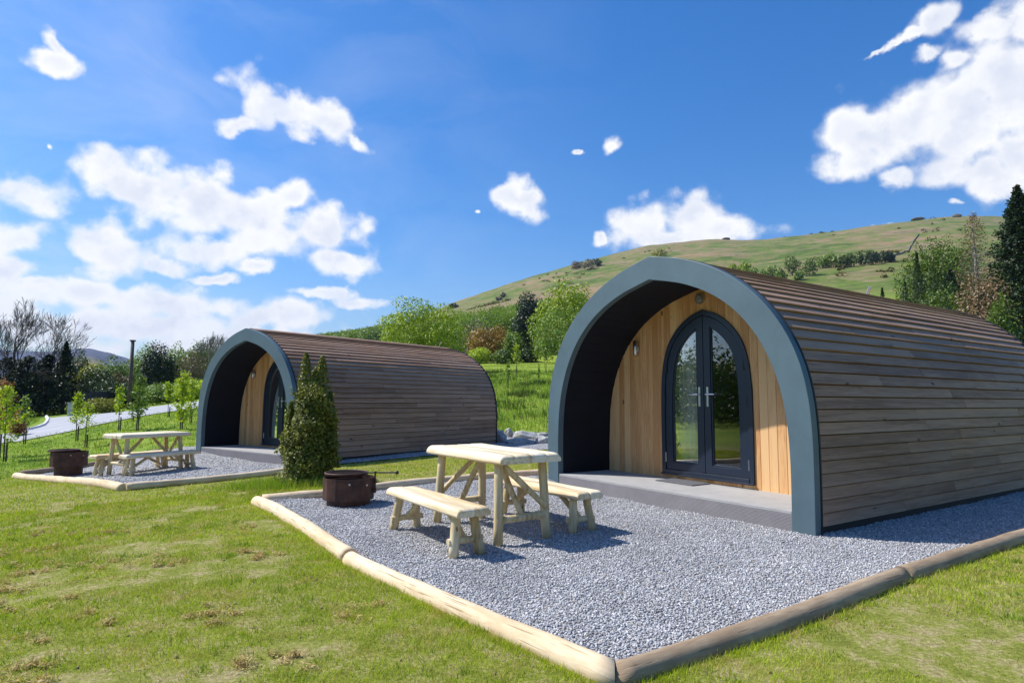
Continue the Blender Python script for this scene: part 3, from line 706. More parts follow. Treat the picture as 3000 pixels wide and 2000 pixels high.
# ------------------------------------------------------------------ rustic pine table, benches, fire pits
def rounded_slab(L, W, z0, z1, nplank, rg, rend=.05):
    """planked slab with rounded long edges and rounded ends; length on x"""
    mb = MB(); T = z1-z0; ws = np.linspace(-W/2, W/2, nplank+1)
    for k_ in range(nplank):
        a, b = ws[k_], ws[k_+1]; g_ = .0006; ns = 9; prof = []
        first, last = k_ == 0, k_ == nplank-1
        rr = T*.75
        ys = []
        # cross-section from (a,z0) up, over, to (b,z0)
        sec = [(a+g_, z0+.012)]
        if first: sec += [(a+rr*.75*(1-math.cos(t)), z1-rr+rr*math.sin(t)) for t in np.linspace(0, math.pi/2, 6)]
        else: sec += [(a+g_, z1-.003), (a+g_+.004, z1)]
        if last: sec += [(b-rr*.75*(1-math.cos(t)), z1-rr+rr*math.sin(t)) for t in np.linspace(math.pi/2, 0, 6)]
        else: sec += [(b-g_-.004, z1), (b-g_, z1-.003)]
        sec += [(b-g_, z0+.012), (b-g_-.01, z0), (a+g_+.01, z0)]
        xs = np.concatenate([-L/2+rend*(1-np.cos(np.linspace(0, math.pi/2, 5))), np.linspace(-L/2+rend, L/2-rend, 10)[1:-1], L/2-rend*(1-np.cos(np.linspace(math.pi/2, 0, 5)))])
        jl = rg.uniform(-.008, .008, 2); zc = (z0+z1)/2; m_ = len(sec); vs = []; fs = []
        for x in xs:
            e = max(0, (abs(x)-(L/2-rend))/rend); sh = 1-.42*(1-math.sqrt(max(0, 1-e*e)))
            wv = .0025*math.sin(x*7+k_*2)
            for (y, z) in sec:
                vs.append((x+(jl[0] if x < 0 else jl[1])*(abs(x)/(L/2)), y*(1-.03*(1-sh))+0, z0+.005+(z-z0-.005)*sh+(wv if z > zc else 0)))
        for i in range(len(xs)-1):
            for e in range(m_):
                fs.append((i*m_+e, (i+1)*m_+e, (i+1)*m_+(e+1) % m_, i*m_+(e+1) % m_))
        fs += [tuple(range(m_)), tuple((len(xs)-1)*m_+e for e in range(m_-1, -1, -1))]
        mb.add(vs, fs)
    return mb
def pole_(mb, a, b, r0, r1=None, rg=None, n=12):
    a, b = np.array(a, float), np.array(b, float); r1 = r1 or r0; k_ = 6
    pts = [tuple(a+(b-a)*t+(0 if t in (0, 1) else rg.normal(0, .0018, 3))) for t in np.linspace(0, 1, k_)]
    mb.tube(pts, [r0+(r1-r0)*t+rg.normal(0, .0008) for t in np.linspace(0, 1, k_)], n)
def make_table(root, seed=0):
    rg = np.random.default_rng(seed)
    rounded_slab(1.32, .64, .655, .733, 4, rg, .06).build('tabletop', M['pine'], root, smooth_=True)
    for sx in (-1, 1):
        for sy in (-1, 1):
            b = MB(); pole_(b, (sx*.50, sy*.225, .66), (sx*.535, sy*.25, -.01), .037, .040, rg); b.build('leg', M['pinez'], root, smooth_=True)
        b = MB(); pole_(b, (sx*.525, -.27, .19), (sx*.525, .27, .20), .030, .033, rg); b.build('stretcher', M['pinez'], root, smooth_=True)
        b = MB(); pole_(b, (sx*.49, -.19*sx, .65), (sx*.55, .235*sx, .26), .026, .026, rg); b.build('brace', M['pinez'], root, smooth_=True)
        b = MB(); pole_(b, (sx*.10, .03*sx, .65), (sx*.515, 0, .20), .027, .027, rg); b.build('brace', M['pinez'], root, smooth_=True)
def make_bench(root, seed=0):
    rg = np.random.default_rng(seed)
    rounded_slab(1.40, .30, .30, .368, 2, rg, .05).build('seat', M['pine'], root, smooth_=True)
    for sx in (-1, 1):
        for sy in (-1, 1):
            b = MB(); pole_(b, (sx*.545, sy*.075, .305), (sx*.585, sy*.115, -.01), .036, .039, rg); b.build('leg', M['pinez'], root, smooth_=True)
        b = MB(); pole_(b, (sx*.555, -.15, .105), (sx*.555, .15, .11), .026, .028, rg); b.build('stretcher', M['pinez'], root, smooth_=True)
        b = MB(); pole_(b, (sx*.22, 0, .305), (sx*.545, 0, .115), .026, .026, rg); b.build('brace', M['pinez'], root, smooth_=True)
tb = empty('garden_table', (-.20, 5.87, .022), R(-55.8), 'pale rustic pine table with braced log legs on the gravel before the near pod', 'table', 'rustic pine tables'); make_table(tb, 1)
bn = empty('log_bench', (-.655, 5.435, .022), R(-57.0), 'low pale pine bench on the lawn side of the near table, closest to the camera', 'bench', 'rustic pine benches'); make_bench(bn, 2)
b2 = copy_tree(bn); b2.location = (.33, 6.31, .022); b2.rotation_euler = (0, 0, R(180-57)); b2['label'] = 'pale pine bench between the near table and the porch deck of the near pod'
b3 = copy_tree(bn); b3.location = (-6.53, 11.90, float(terr(-6.53, 11.9))+.022); b3.rotation_euler = (0, 0, R(58.5)); b3['label'] = 'pine bench in front of the farther table, on the side toward the lawn'
b4 = copy_tree(bn); b4.location = (-7.28, 12.22, float(terr(-7.28, 12.22))+.022); b4.rotation_euler = (0, 0, R(238.5)); b4['label'] = 'pine bench behind the farther table, on the side toward the road'
t2 = copy_tree(tb); t2.location = (-6.90, 12.07, float(terr(-6.9, 12.07))+.022); t2.rotation_euler = (0, 0, R(60)); t2['label'] = 'rustic pine table standing on the farther gravel yard left of the far pod'

def fire_pit(loc, rz, label, hb, rdrum, rring, zr0, zr1, grill, arm):
    root = empty('fire_pit', loc, rz, label, 'fire pit', 'rusty steel fire pits')
    def drum(r, z0, z1, th, n=14):
        mb = MB(); A = [(r*math.cos(2*math.pi*i/n), r*math.sin(2*math.pi*i/n)) for i in range(n)]; B = [((r-th)/r*a, (r-th)/r*b) for a, b in A]
        vs = [(a, b, z0) for a, b in A]+[(a, b, z0) for a, b in B]+[(a, b, z1) for a, b in A]+[(a, b, z1) for a, b in B]; fs = []
        for i in range(n):
            j = (i+1) % n; fs += [(i, j, 2*n+j, 2*n+i), (n+i, 3*n+i, 3*n+j, n+j), (2*n+i, 2*n+j, 3*n+j, 3*n+i), (i, n+i, n+j, j)]
        mb.add(vs, fs); return mb
    d_ = drum(rdrum, -.01, hb, .012, 24); d_.build('drum', M['rust'], root)
    rg_ = drum(rring, zr0, zr1, .006, 14); ro = rg_.build('wind_ring', M['rust'], root)
    for a in (-1.25, -.55, .4):
        bt = MB(); bt.tube([((rring-.004)*math.cos(a), (rring-.004)*math.sin(a), zr1-.03-.04*abs(math.sin(a*3))), ((rring+.010)*math.cos(a), (rring+.010)*math.sin(a), zr1-.03-.04*abs(math.sin(a*3)))], .010, 8); bt.build('bolt', M['steel'], ro)
    ash = MB(); ash.add([((rdrum-.015)*math.cos(2*math.pi*i/24), (rdrum-.015)*math.sin(2*math.pi*i/24), zr0+.06) for i in range(24)], [tuple(range(24))]); ash.build('ash_bed', M['black'], root)
    gx, gy, gz, gr = grill; gm = MB(); n = 32
    gm.tube([(gx+gr*math.cos(2*math.pi*i/n), gy+gr*math.sin(2*math.pi*i/n), gz) for i in range(n+1)], .011, 8)
    bd = drum(gr, gz-.022, gz, .006, 32); gm.add([(x+gx, y+gy, z) for x, y, z in bd.v], bd.f)
    for i in range(-9, 10):
        x = i*gr/10; h = math.sqrt(gr*gr-x*x); gm.tube([(gx+x, gy-h, gz), (gx+x, gy+h, gz)], .004, 5)
    gm.tube([(gx-gr, gy, gz-.006), (gx+gr, gy, gz-.006)], .007, 6)
    go = gm.build('grill', M['rust'], root, smooth_=True)
    if arm:
        ps = MB(); ps.tube([(rring+.014, 0, zr0+.06), (rring+.014, 0, gz+.02)], .010, 10); ps.box(rring-.002, rring+.028, -.02, .02, zr0+.07, zr0+.12); ps.box(rring-.002, rring+.028, -.02, .02, zr1-.07, zr1-.02); ps.build('post', M['rust'], root)
        ar = MB(); ar.tube([(gx+gr, gy, gz), (rring+.014, 0, gz+.005), (rring+.24, .0, gz+.008)], .008, 8); ao = ar.build('handle', M['black'], go)
        kb = MB(); n1 = 10
        kb.tube([(rring+.24+.022*(1-math.cos(t)) , 0, gz+.008) for t in np.linspace(0, math.pi, n1)], [max(.001, .022*math.sin(t)) for t in np.linspace(0, math.pi, n1)], 14); kb.build('knob', M['black'], root, smooth_=True)
    return root
fire_pit((-1.84, 7.26, .022), R(-3), 'rusty steel fire pit with a handled grill beside the near bench', .26, .24, .285, .062, .30, (-.03, 0, .345, .235), True)
fire_pit((-8.66, 12.5, float(terr(-8.66, 12.5))+.022), R(20), 'rusty fire pit on a tall drum at the left end of the farther gravel yard', .40, .235, .315, .185, .46, (-.10, .02, .49, .26), False)

# ------------------------------------------------------------------ foliage builders
def quads(pts, size, rg, up=.35, aspect=.6, nrm=None, fold=False):
    n = len(pts); N = rg.normal(size=(n, 3))
    if nrm is not None: N = N*.55+nrm
    N[:, 2] = np.abs(N[:, 2])*1.0+up; N /= np.linalg.norm(N, axis=1)[:, None]
    T = rg.normal(size=(n, 3)); T -= (T*N).sum(1)[:, None]*N; T /= np.linalg.norm(T, axis=1)[:, None]; B = np.cross(N, T)
    s = (size*rg.uniform(.6, 1.35, n))[:, None]
    V = np.stack([pts-T*s*.5, pts+B*s*.5*aspect-T*s*.05, pts+T*s*.5, pts-B*s*.5*aspect+T*s*.02], 1).reshape(-1, 3)
    F = np.arange(n*4).reshape(-1, 4); return V, F
def crown_pts(n, rx, ry, rz, rg, lobes=14, shell=.55, lobe_r=.38, flat=1.0, bottom=-.6):
    """points in leaf clumps spread over an ellipsoid volume centred at 0"""
    c = []
    nf = int(lobes*1.5); ph0 = rg.uniform(0, 6)
    for i in range(nf):
        z_ = 1-2*(i+.5)/nf; a = i*2.39996+ph0+rg.normal(0, .25); q_ = math.sqrt(1-z_*z_); p = np.array([q_*math.cos(a), q_*math.sin(a), z_])*rg.uniform(.56, .84)
        if p[2] >= bottom: c.append(p)
    for i in range(max(2, lobes//5)): c.append(rg.normal(0, .28, 3))
    lobes = len(c)
    c = np.array(c); lr = lobe_r*rg.uniform(.6, 1.25, lobes); k_ = rg.choice(lobes, n, p=lr**2/np.sum(lr**2))
    d = rg.normal(size=(n, 3)); d /= np.linalg.norm(d, axis=1)[:, None]; rad = shell+(1-shell)*rg.random(n); rad *= np.where(rg.random(n) < .08, rg.uniform(1, 1.35, n), 1)
    P = c[k_]+d*(rad*lr[k_])[:, None]*np.array([1, 1, flat])
    fill = rg.random(n) < .2; dd = rg.normal(size=(n, 3)); dd /= np.linalg.norm(dd, axis=1)[:, None]; dd[:, 2] = np.maximum(dd[:, 2], bottom)
    az_ = np.arctan2(dd[:, 1], dd[:, 0]); wob = 1+.12*np.sin(az_*3+lobes)+.10*np.sin(az_*5+dd[:, 2]*6+lobes*2)
    P = np.where(fill[:, None], dd*(rg.uniform(.3, .72, n)*wob)[:, None], P); d = np.where(fill[:, None], dd, d)
    lo, hi = np.percentile(P, 1.0, axis=0), np.percentile(P, 99.0, axis=0); P = (P-(lo+hi)/2)/((hi-lo)/2)
    return P*np.array([rx, ry, rz]), d
def trunk_mb(h, r, rg, spread, nl=5, lean=(0, 0), top=.85):
    mb = MB(); pts = []; rads = []
    for t in np.linspace(0, 1, 7):
        pts.append((lean[0]*t+rg.normal(0, .01*h)*(t > 0), lean[1]*t+rg.normal(0, .01*h)*(t > 0), h*top*t)); rads.append(r*(1-.8*t)+r*.25*(t == 0))
    mb.tube(pts, rads, 8)
    for i in range(nl):
        t = rg.uniform(.3, .8); a = rg.uniform(0, 6.28); b = np.array(pts[int(t*6)]); L = spread*rg.uniform(.5, .9)
        e = b+np.array([math.cos(a)*L, math.sin(a)*L, L*rg.uniform(.4, 1.1)]); m_ = (b+e)/2+[0, 0, -.08*L]
        mb.tube([b, m_, e], [r*(1-.8*t)*.6, r*.3, r*.1], 6)
    return mb
def broad_tree(name, pos, h, w, mat, label, group=None, n=4000, leaf_s=.25, seed=0, base=.15, lobes=16, flat=1.0, cat='tree', bark='bark', lobe_r=.38, depth=1.0, shell=.55, trunkh=None, bottom=-.6, rot=None):
    rg = np.random.default_rng(seed); root = empty(name, tuple(pos), rg.uniform(0, 6) if rot is None else rot, label, cat, group)
    cz = h*(base+(1-base)/2); P, d = crown_pts(n, w/2, w/2*depth, h*(1-base)/2, rg, lobes, shell, lobe_r, flat, bottom); P[:, 2] += cz
    kp = P[:, 2] > .02*h; P, d = P[kp], d[kp]
    V, F = quads(P, leaf_s*1.2, rg, up=.1, nrm=d*.8); link('crown', np_mesh('crown', V, F, mat), root)
    trunk_mb(h, max(.035*h*.6, .03), rg, w*.4, 6).build('trunk', M[bark], root, smooth_=True)
    return root
def conifer(name, pos, h, w, mat, label, group=None, n=5000, leaf_s=.25, seed=0, cat='tree', droop=.25, tiers=18, sparse=1.0, power=.9, basez=.04):
    rg = np.random.default_rng(seed); root = empty(name, tuple(pos), rg.uniform(0, 6), label, cat, group)
    nb = tiers*8; P = []
    mbt = MB(); mbt.tube([(0,0,0),(0,0,h*.5),(rg.normal(0,.01*h),rg.normal(0,.01*h),h)], [.022*h,.013*h,.002*h], 8)
    per = max(4, n//nb)
    for i in range(nb):
        t = basez+(1-basez)*(i/nb)**.92; z0 = h*t; L = w/2*(1-t)**power*rg.uniform(.65, 1.15)+.015*w; a = i*2.4+rg.uniform(-.4, .4)
        s = rg.random(per)**.6; dr = -droop*L*s*s+.10*L*s
        x = np.cos(a)*L*s; y = np.sin(a)*L*s; wd = L*.22*(1-.6*s)
        q_ = np.stack([x+rg.normal(0, 1, per)*wd, y+rg.normal(0, 1, per)*wd, z0+dr+rg.normal(0, .012*h, per)], -1); P.append(q_)
        if sparse < 1: mbt.tube([(0,0,z0),(np.cos(a)*L*.9, np.sin(a)*L*.9, z0-droop*L*.7)], [.006*h*(1-t)+.004, .004], 4)
    P = np.vstack(P); P = P[rg.random(len(P)) < sparse]; V, F = quads(P, leaf_s, rg, up=.6, aspect=.45)
    link('crown', np_mesh('crown', V, F, mat), root); mbt.build('trunk', M['barklight'] if sparse < 1 else M['bark'], root, smooth_=True)
    return root
def bare_tree(name, pos, h, label, group=None, seed=0, lean=0.0, spread=.5, levels=6, rbase=.02, bark='bark', twigs=None):
    rg = np.random.default_rng(seed); root = empty(name, tuple(pos), 0, label, 'tree', group); tm = MB(); bm_ = MB()
    def grow(p, d, L, r, lv, mb):
        pts = [p]; rads = [r]; dd = d.copy(); n = 4
        for i in range(n):
            dd = dd+rg.normal(0, .13, 3)+np.array([0, 0, .07]); dd /= np.linalg.norm(dd); pts.append(pts[-1]+dd*L/n); rads.append(max(.008, r*(1-.30*(i+1)/n)))
        mb.tube([tuple(q_) for q_ in pts], rads, 7 if lv > 3 else 4, caps=False)
        if lv == 0: return
        nk = 3 if lv < levels else 4
        for k_ in range(nk):
            i = rg.integers(2, n+1) if k_ else n
            if lv == levels and k_: i = rg.integers(1, n+1)
            ax = rg.normal(size=3); ax -= ax@dd*dd; ax /= np.linalg.norm(ax); ang = rg.uniform(.25, .75)*spread*1.6*(1 if k_ else .5)
            nd = dd*math.cos(ang)+ax*math.sin(ang); grow(pts[i], nd, L*rg.uniform(.62, .82), rads[i]*(.86 if k_ == 0 else .62), lv-1, bm_)
    d0 = np.array([lean, rg.normal(0, .05), 1.0]); d0 /= np.linalg.norm(d0)
    grow(np.zeros(3), d0, h*.30, h*rbase, levels, tm)
    k_ = h/max(v[2] for v in bm_.v)
    tm.v = [(a*k_, b*k_, c*k_) for a, b, c in tm.v]; bm_.v = [(a*k_, b*k_, c*k_) for a, b, c in bm_.v]
    tm.build('trunk', M[bark], root, smooth_=True); bm_.build('crown', M[bark], root, smooth_=False)
    return root
def sapling(pos, h, mat, label, seed, n=260, leaf_s=.07, w=.5, base=.3, stake=True, group='staked saplings planted in the grass'):
    n = int(n*.75); leaf_s *= .6; w *= .6; rg = np.random.default_rng(seed); root = empty('sapling', tuple(pos), 0, label, 'sapling', group); tm = MB(); P = []
    top = np.array([rg.normal(0, .03*h), rg.normal(0, .03*h), h]); 
    tm.tube([(0,0,-.02), tuple(top*.5+rg.normal(0,.01,3)), tuple(top)], [.014*h**.5,.009*h**.5,.003], 6)
    nb = 15
    for i in range(nb):
        t = base+(.97-base)*i/nb; b = top*t; a = i*2.4+rg.uniform(-.5,.5); L = w*h*.5*(1-.75*(t-base)/(1-base))*rg.uniform(.6,1.2)
        e = b+np.array([math.cos(a)*L, math.sin(a)*L, L*rg.uniform(.5,1.2)]); tm.tube([tuple(b), tuple(e)], [.005,.002], 4)
        m_ = n//nb; s = rg.uniform(.2, 1.1, m_)[:, None]; P.append(b+(e-b)*s+rg.normal(0, .035*h**.5, (m_, 3)))
    V, F = quads(np.vstack(P), leaf_s, rg, .2, .7); link('crown', np_mesh('crown', V, F, mat), root); tm.build('trunk', M['bark'], root)
    if stake:
        sb = MB(); sb.tube([(.06,0,-.05),(.055,.01,h*.3)], .022, 8); sb.build('stake', M['polewood'], root)
    return root

# ------------------------------------------------------------------ the columnar shrub
def make_shrub():
    rg = np.random.default_rng(21); pos = np.array([-2.93, 9.32]); z = float(terr(*pos))
    root = empty('columnar_shrub', (pos[0], pos[1], z), 0, 'tall dark green laurel shrub with two pointed tops standing between the two pods', 'shrub')
    H = 1.9; n = 12500; P = []; Nn_ = []
    zs = np.array([0,.06,.16,.3,.45,.6,.75,.88,.96,1.0]); rs = np.array([.27,.35,.40,.385,.355,.33,.31,.25,.16,.07])
    # lumps
    lump = [(rg.uniform(0, 6.28), rg.uniform(.05, .92), rg.uniform(.06, .16)) for _ in range(40)]
    t = rg.random(n*2)**.9; a = rg.uniform(0, 2*math.pi, n*2); r0 = np.interp(t, zs, rs); keep = rg.random(n*2) < r0/.47; t, a, r0 = t[keep], a[keep], r0[keep]
    bump = np.zeros(len(t))
    for (la, lt, lh) in lump:
        da = np.abs((a-la+math.pi) % (2*math.pi)-math.pi); bump += lh*np.exp(-(da/.45)**2-((t-lt)/.055)**2)
    inner = rg.random(len(t))**.35
    rr = (r0*.88+bump-.03)*inner
    x = np.cos(a)*rr; y = np.sin(a)*rr; zz = t*H*.80
    P.append(np.stack([x, y, zz], -1)); Nn_.append(np.stack([np.cos(a), np.sin(a), np.full(len(a), .35)], -1))
    for (cx, cy, hz, w_) in ((-.12, 0, 1.0, .15), (.12, .02, .985, .16), (-.30, -.05, .62, .10), (.26, 0, .70, .12), (.0, .1, .9, .2), (-.30, -.05, .62, .12), (.32,.0,.5,.1)):
        m_ = 900; s = rg.random(m_); zt = (hz-.38+.38*s)*H; r_ = w_*(1-s)**.7*rg.random(m_)**.4+.012; a = rg.uniform(0, 6.28, m_)
        P.append(np.stack([cx+np.cos(a)*r_, cy+np.sin(a)*r_, zt], -1)); Nn_.append(np.stack([np.cos(a), np.sin(a), np.full(m_, .5)], -1))
    # stray shoots
    for _ in range(40):
        a = rg.uniform(0, 6.28); t = rg.uniform(.05, .85); r_ = float(np.interp(t, zs, rs)); L = rg.uniform(.06, .15); m_ = 14; s = rg.random(m_)[:, None]
        b = np.array([math.cos(a)*r_*.9, math.sin(a)*r_*.9, t*H*.8]); e = b+np.array([math.cos(a)*L*.7, math.sin(a)*L*.7, L]); P.append(b+(e-b)*s+rg.normal(0, .01, (m_, 3))); Nn_.append(np.tile([math.cos(a), math.sin(a), .4], (m_, 1)))
    P = np.vstack(P); Nn_ = np.vstack(Nn_)
    V, F = quads(P, .048, rg, .1, .5, nrm=Nn_*.9); link('crown', np_mesh('crown', V, F, L_['laurel']), root)
    tm = MB()
    for i in range(6):
        a = i*1.05; tm.tube([(.05*math.cos(a), .05*math.sin(a), -.02), (.12*math.cos(a), .12*math.sin(a), .7), (.13*math.cos(a), .1*math.sin(a), 1.4)], [.02,.014,.005], 6)
    tm.build('trunk', M['bark'], root)
make_shrub()

# ------------------------------------------------------------------ boulders
def rock_mat():
    m, nt, out = new_mat('boulder_stone'); g = NG(nt); P = coords(g, 'World'); n = g.noise(P, 3, 7, .65, .5); n2 = g.noise(P, 22, 5, .7)
    c = g.ramp(n, [(.35, (.20,.20,.19)), (.5, (.36,.36,.34)), (.66, (.55,.54,.50))]); c = g.mix(g.mapr(n2, .56, .7, 0, .5), c, (.5,.42,.32))
    g.bsdf(c, .9, 0, g.bump(g.math('ADD', n, g.math('MULTIPLY', n2, .4)), .7, .04), .2, out); return m
M['rock'] = rock_mat()
def boulder(px, py, wpx, hpx, label, seed, rmin=12, group='boulders in a row at the foot of the grass bank', mt=None):
    pos, r_ = hit(px, py, rmin); rg = np.random.default_rng(seed); s = r_/FPX
    bpy_me = bpy.data.meshes.new('boulder'); import bmesh
    bm = bmesh.new(); bmesh.ops.create_icosphere(bm, subdivisions=4, radius=1)
    dirs = rg.normal(size=(9, 3)); dirs /= np.linalg.norm(dirs, axis=1)[:, None]; offs = rg.uniform(.55, .9, 9)
    for v in bm.verts:
        p = np.array(v.co); 
        for d_, o_ in zip(dirs, offs):
            t = p@d_
            if t > o_: p = p-d_*(t-o_)*.85
        p = p*(1+.05*math.sin(p[0]*7+seed)+.04*math.sin(p[1]*9+p[2]*6+seed))
        v.co = Vector((p[0]*wpx*s*.56, p[1]*wpx*s*.42, p[2]*hpx*s*.62))
    bm.to_mesh(bpy_me); bm.free(); bpy_me.materials.append(mt or M['rock'])
    for p in bpy_me.polygons: p.use_smooth = True
    o = link('boulder', bpy_me); o.location = (pos[0], pos[1], pos[2]+hpx*s*.36); o.rotation_euler = (0, 0, rg.uniform(-.4, .4)-.2)
    tag(o, label, 'boulder', group)
for i, a in enumerate([(1466,1296,36,36,'rounded grey boulder half hidden behind the rear edge of the farther pod'),(1489,1282,25,28,'pale upright boulder perched behind the rounded one by the far pod'),
   (1533,1285,70,26,'widest grey boulder, flat topped, in the middle of the stone row'),(1527,1300,82,18,'long low pale tan slab lying in front of the widest boulder'),
   (1577,1290,34,20,'small brownish boulder right of the widest one'),(1592,1300,48,24,'low grey boulder lying lowest and nearest the near pod arch'),(1594,1279,34,16,'pale little boulder against the bank beside the near pod arch'),
   (1448,1282,40,30,'boulder wholly shaded behind the far pod corner'),(1560,1279,22,13,'smallest tan stone on top between the middle boulders')]): boulder(*a, seed=50+i)

CRAG = plain('crag_stone', (.13,.12,.09), .95, 0, .3, .3)
for i, (px, py, w_, h_, lb) in enumerate([(2000,706,34,9,'long low grey crag on the skyline above the near pod, left one'),(2062,701,44,9,'widest grey crag on the skyline above the near pod'),(2128,702,22,6,'small grey crag on the skyline right of the widest'),(2805,636,22,9,'dark rock on the hilltop skyline left of the dead conifer'),(2690,645,30,7,'low reddish outcrop under the hilltop skyline')]):
    boulder(px, py, w_, h_, lb, 90+i, 100, 'crags on the hill skyline', CRAG)
# ------------------------------------------------------------------ road, kerb, gate pillar, fence wall, pole
def road():
    nx = [-260,0,59,117,205,293,367,420,500,571,700]; ny = [1372,1300,1294,1282,1265,1244,1229.5,1219,1207,1197,1186]
    fx = [-260,0,41,90,120,139,190,272,381,435,571,700]; fy = [1320,1275,1268,1260,1249,1226,1221,1215,1205,1194,1177,1168]
    xs = np.linspace(-250, 690, 110); V = []
    for x in xs:
        a, _ = hit(x, np.interp(x, nx, ny), 18); b, _ = hit(x, np.interp(x, fx, fy), 18)
        for t in np.linspace(0, 1, 9):
            p = a*(1-t)+b*t; V.append((p[0], p[1], float(terr(p[0], p[1]))+.035))
    F = [(i*9+j, (i+1)*9+j, (i+1)*9+j+1, i*9+j+1) for i in range(len(xs)-1) for j in range(8)]
    m = plain('road_tarmac', (.36,.36,.37), .9, 0, .12, .6, .2, 20)
    o = link('road', np_mesh('road', V, np.array(F), m, True)); tag(o, kind='structure')
    k_ = [hit(x, y, 20)[0] for x, y in [(136,1222),(140,1230),(137,1239),(128,1248),(110,1255),(90,1260),(60,1265)]]
    mb = MB(); mb.tube([(p[0], p[1], p[2]+.06) for p in k_], .09, 6); o = mb.build('kerb', plain('kerb_stone', (.62,.61,.58), .8)); tag(o, kind='structure')
road()
def depth_px(r_, px): return r_*math.cos(math.atan((px-1500)/FPX))
def height_for(px, ybase, ytop, r_): return (ybase-ytop)/FPX*depth_px(r_, px)
gp = at_dist(209, 46); mb = MB(); mb.box(-.13,.13,-.13,.13,-.3,.74); root = empty('gate_pillar', tuple(gp), .3, 'pale stone gate pillar beyond the road, in front of the dark trees', 'gate pillar'); mb.build('shaft', plain('pale_render', (.55,.54,.50), .85, 0, .2, 4), root, bevel=.02)
mb = MB(); mb.box(-.17,.17,-.17,.17,.742,.82); mb.build('cap', M['decktop'], root, bevel=.02)
wa, wb_ = at_dist(246, 50), at_dist(338, 54); dv = wb_-wa; L = math.hypot(dv[0], dv[1]); root = empty('board_fence', tuple(wa), math.atan2(dv[1], dv[0]), 'dark close boarded fence beyond the road behind the golden bush', 'fence')
mb = MB(); nbd = int(L/.15)
for i in range(nbd): mb.box(i*.15, i*.15+.143, -.01+.004*(i % 2), .01, -.4, 1.35+dv[2]*i/nbd)
mb.build('boards', plain('fence_stain', (.05,.045,.06), .85), root)
for i in range(5):
    mb = MB(); x = i*(L-.2)/4+.03; mb.box(x, x+.1, .0125, .11, -.4, 1.42+dv[2]*i/5); mb.build('fence_post', M['polewood'], root)
pp = at_dist(379, 47); hp = height_for(379, 1190, 991, 47); root = empty('timber_pole', tuple(pp), 0, 'tall dark timber pole rising above the trees beyond the road', 'pole')
mb = MB(); mb.tube([(0,0,-.2),(0,0,hp)], [.125,.10], 12); mb.build('shaft', M['polewood'], root, smooth_=True); mb = MB(); mb.box(-.13,.13,-.12,.12,hp,hp+.09); mb.build('cap', M['polewood'], root)

# ------------------------------------------------------------------ trees
def T(px, r_, ytop, wpx, kind, label, mat='mid', name='broadleaf_tree', n=4000, seed=1, leafpx=4.5, ybase=None, group=None, **kw):
    p = at_dist(px, r_); dz = ray(px, ytop); top = CAMH+r_*dz[2]/math.hypot(dz[0], dz[1]); h = top-p[2]; w = wpx/FPX*depth_px(r_, px); ls = leafpx/FPX*depth_px(r_, px)
    if kind == 'b': return broad_tree(name, p, h, w, L_[mat], label, group, n, ls, seed, **kw)
    if kind == 'c': return conifer(name, p, h, w, L_[mat], label, group, n, ls, seed, **kw)
    if kind == 'n': return bare_tree(name, p, h, label, group, seed, **kw)
# right of the frame
T(3022, 62, 545, 330, 'c', 'huge dark spruce cut off by the right edge of the picture', 'dark', 'spruce_tree', 26000, 3, 10, tiers=34, droop=.3)
T(2884, 78, 622, 190, 'c', 'tall thin dead conifer with pale bare trunk and brown twigs left of the huge spruce', 'deadbrown', 'dead_conifer', 5200, 5, 6, sparse=.5, tiers=26, droop=.5, power=.55, basez=.12)
T(2758, 86, 716, 175, 'b', 'bright mid green rounded tree left of the dead conifer', 'mid', n=15000, seed=6, leafpx=5.5, lobes=40, lobe_r=.26, base=.0)
T(2708, 80, 738, 80, 'c', 'narrow dark conifer with a pointed top on the left of the right hand grove', 'darkgreen', 'spruce_tree', 3500, 7, 6)
T(2805, 76, 788, 95, 'c', 'dark conifer standing low between the green tree and the dead conifer', 'dark', 'spruce_tree', 4000, 8, 6, power=.6)
T(2712, 70, 800, 120, 'b', 'dense green bushy tree lowest in the right hand grove above the roof vent', 'darkgreen', n=5000, seed=9, leafpx=5, lobes=26, lobe_r=.26, base=.0)
T(2775, 66, 846, 110, 'b', 'round green bush just above the roofline right of the roof vent', 'mid', 'bush', 4000, 10, 5, cat='bush', base=0.0, lobes=22, lobe_r=.26)
T(2668, 84, 826, 60, 'c', 'small blue green conifer at the left foot of the right hand grove', 'darkgreen', 'spruce_tree', 2200, 11, 6)
T(2600, 96, 842, 42, 'c', 'tiny lone conifer on the hillside just above the pod roof', 'darkgreen', 'spruce_tree', 1200, 12, 6)
T(2946, 52, 868, 62, 'b', 'slim green young tree in front of the huge spruce', 'mid', n=2200, seed=13, leafpx=6, lobes=18, base=0.0)
T(2900, 60, 800, 130, 'b', 'brown bracken coloured thicket under the dead conifer', 'deadbrown', 'bush', 4200, 14, 6, cat='bush', base=0.0, lobes=22)
T(2830, 90, 700, 120, 'b', 'loose green tree behind the dead conifer', 'mid', n=3800, seed=15, leafpx=6, base=.05, lobes=22)
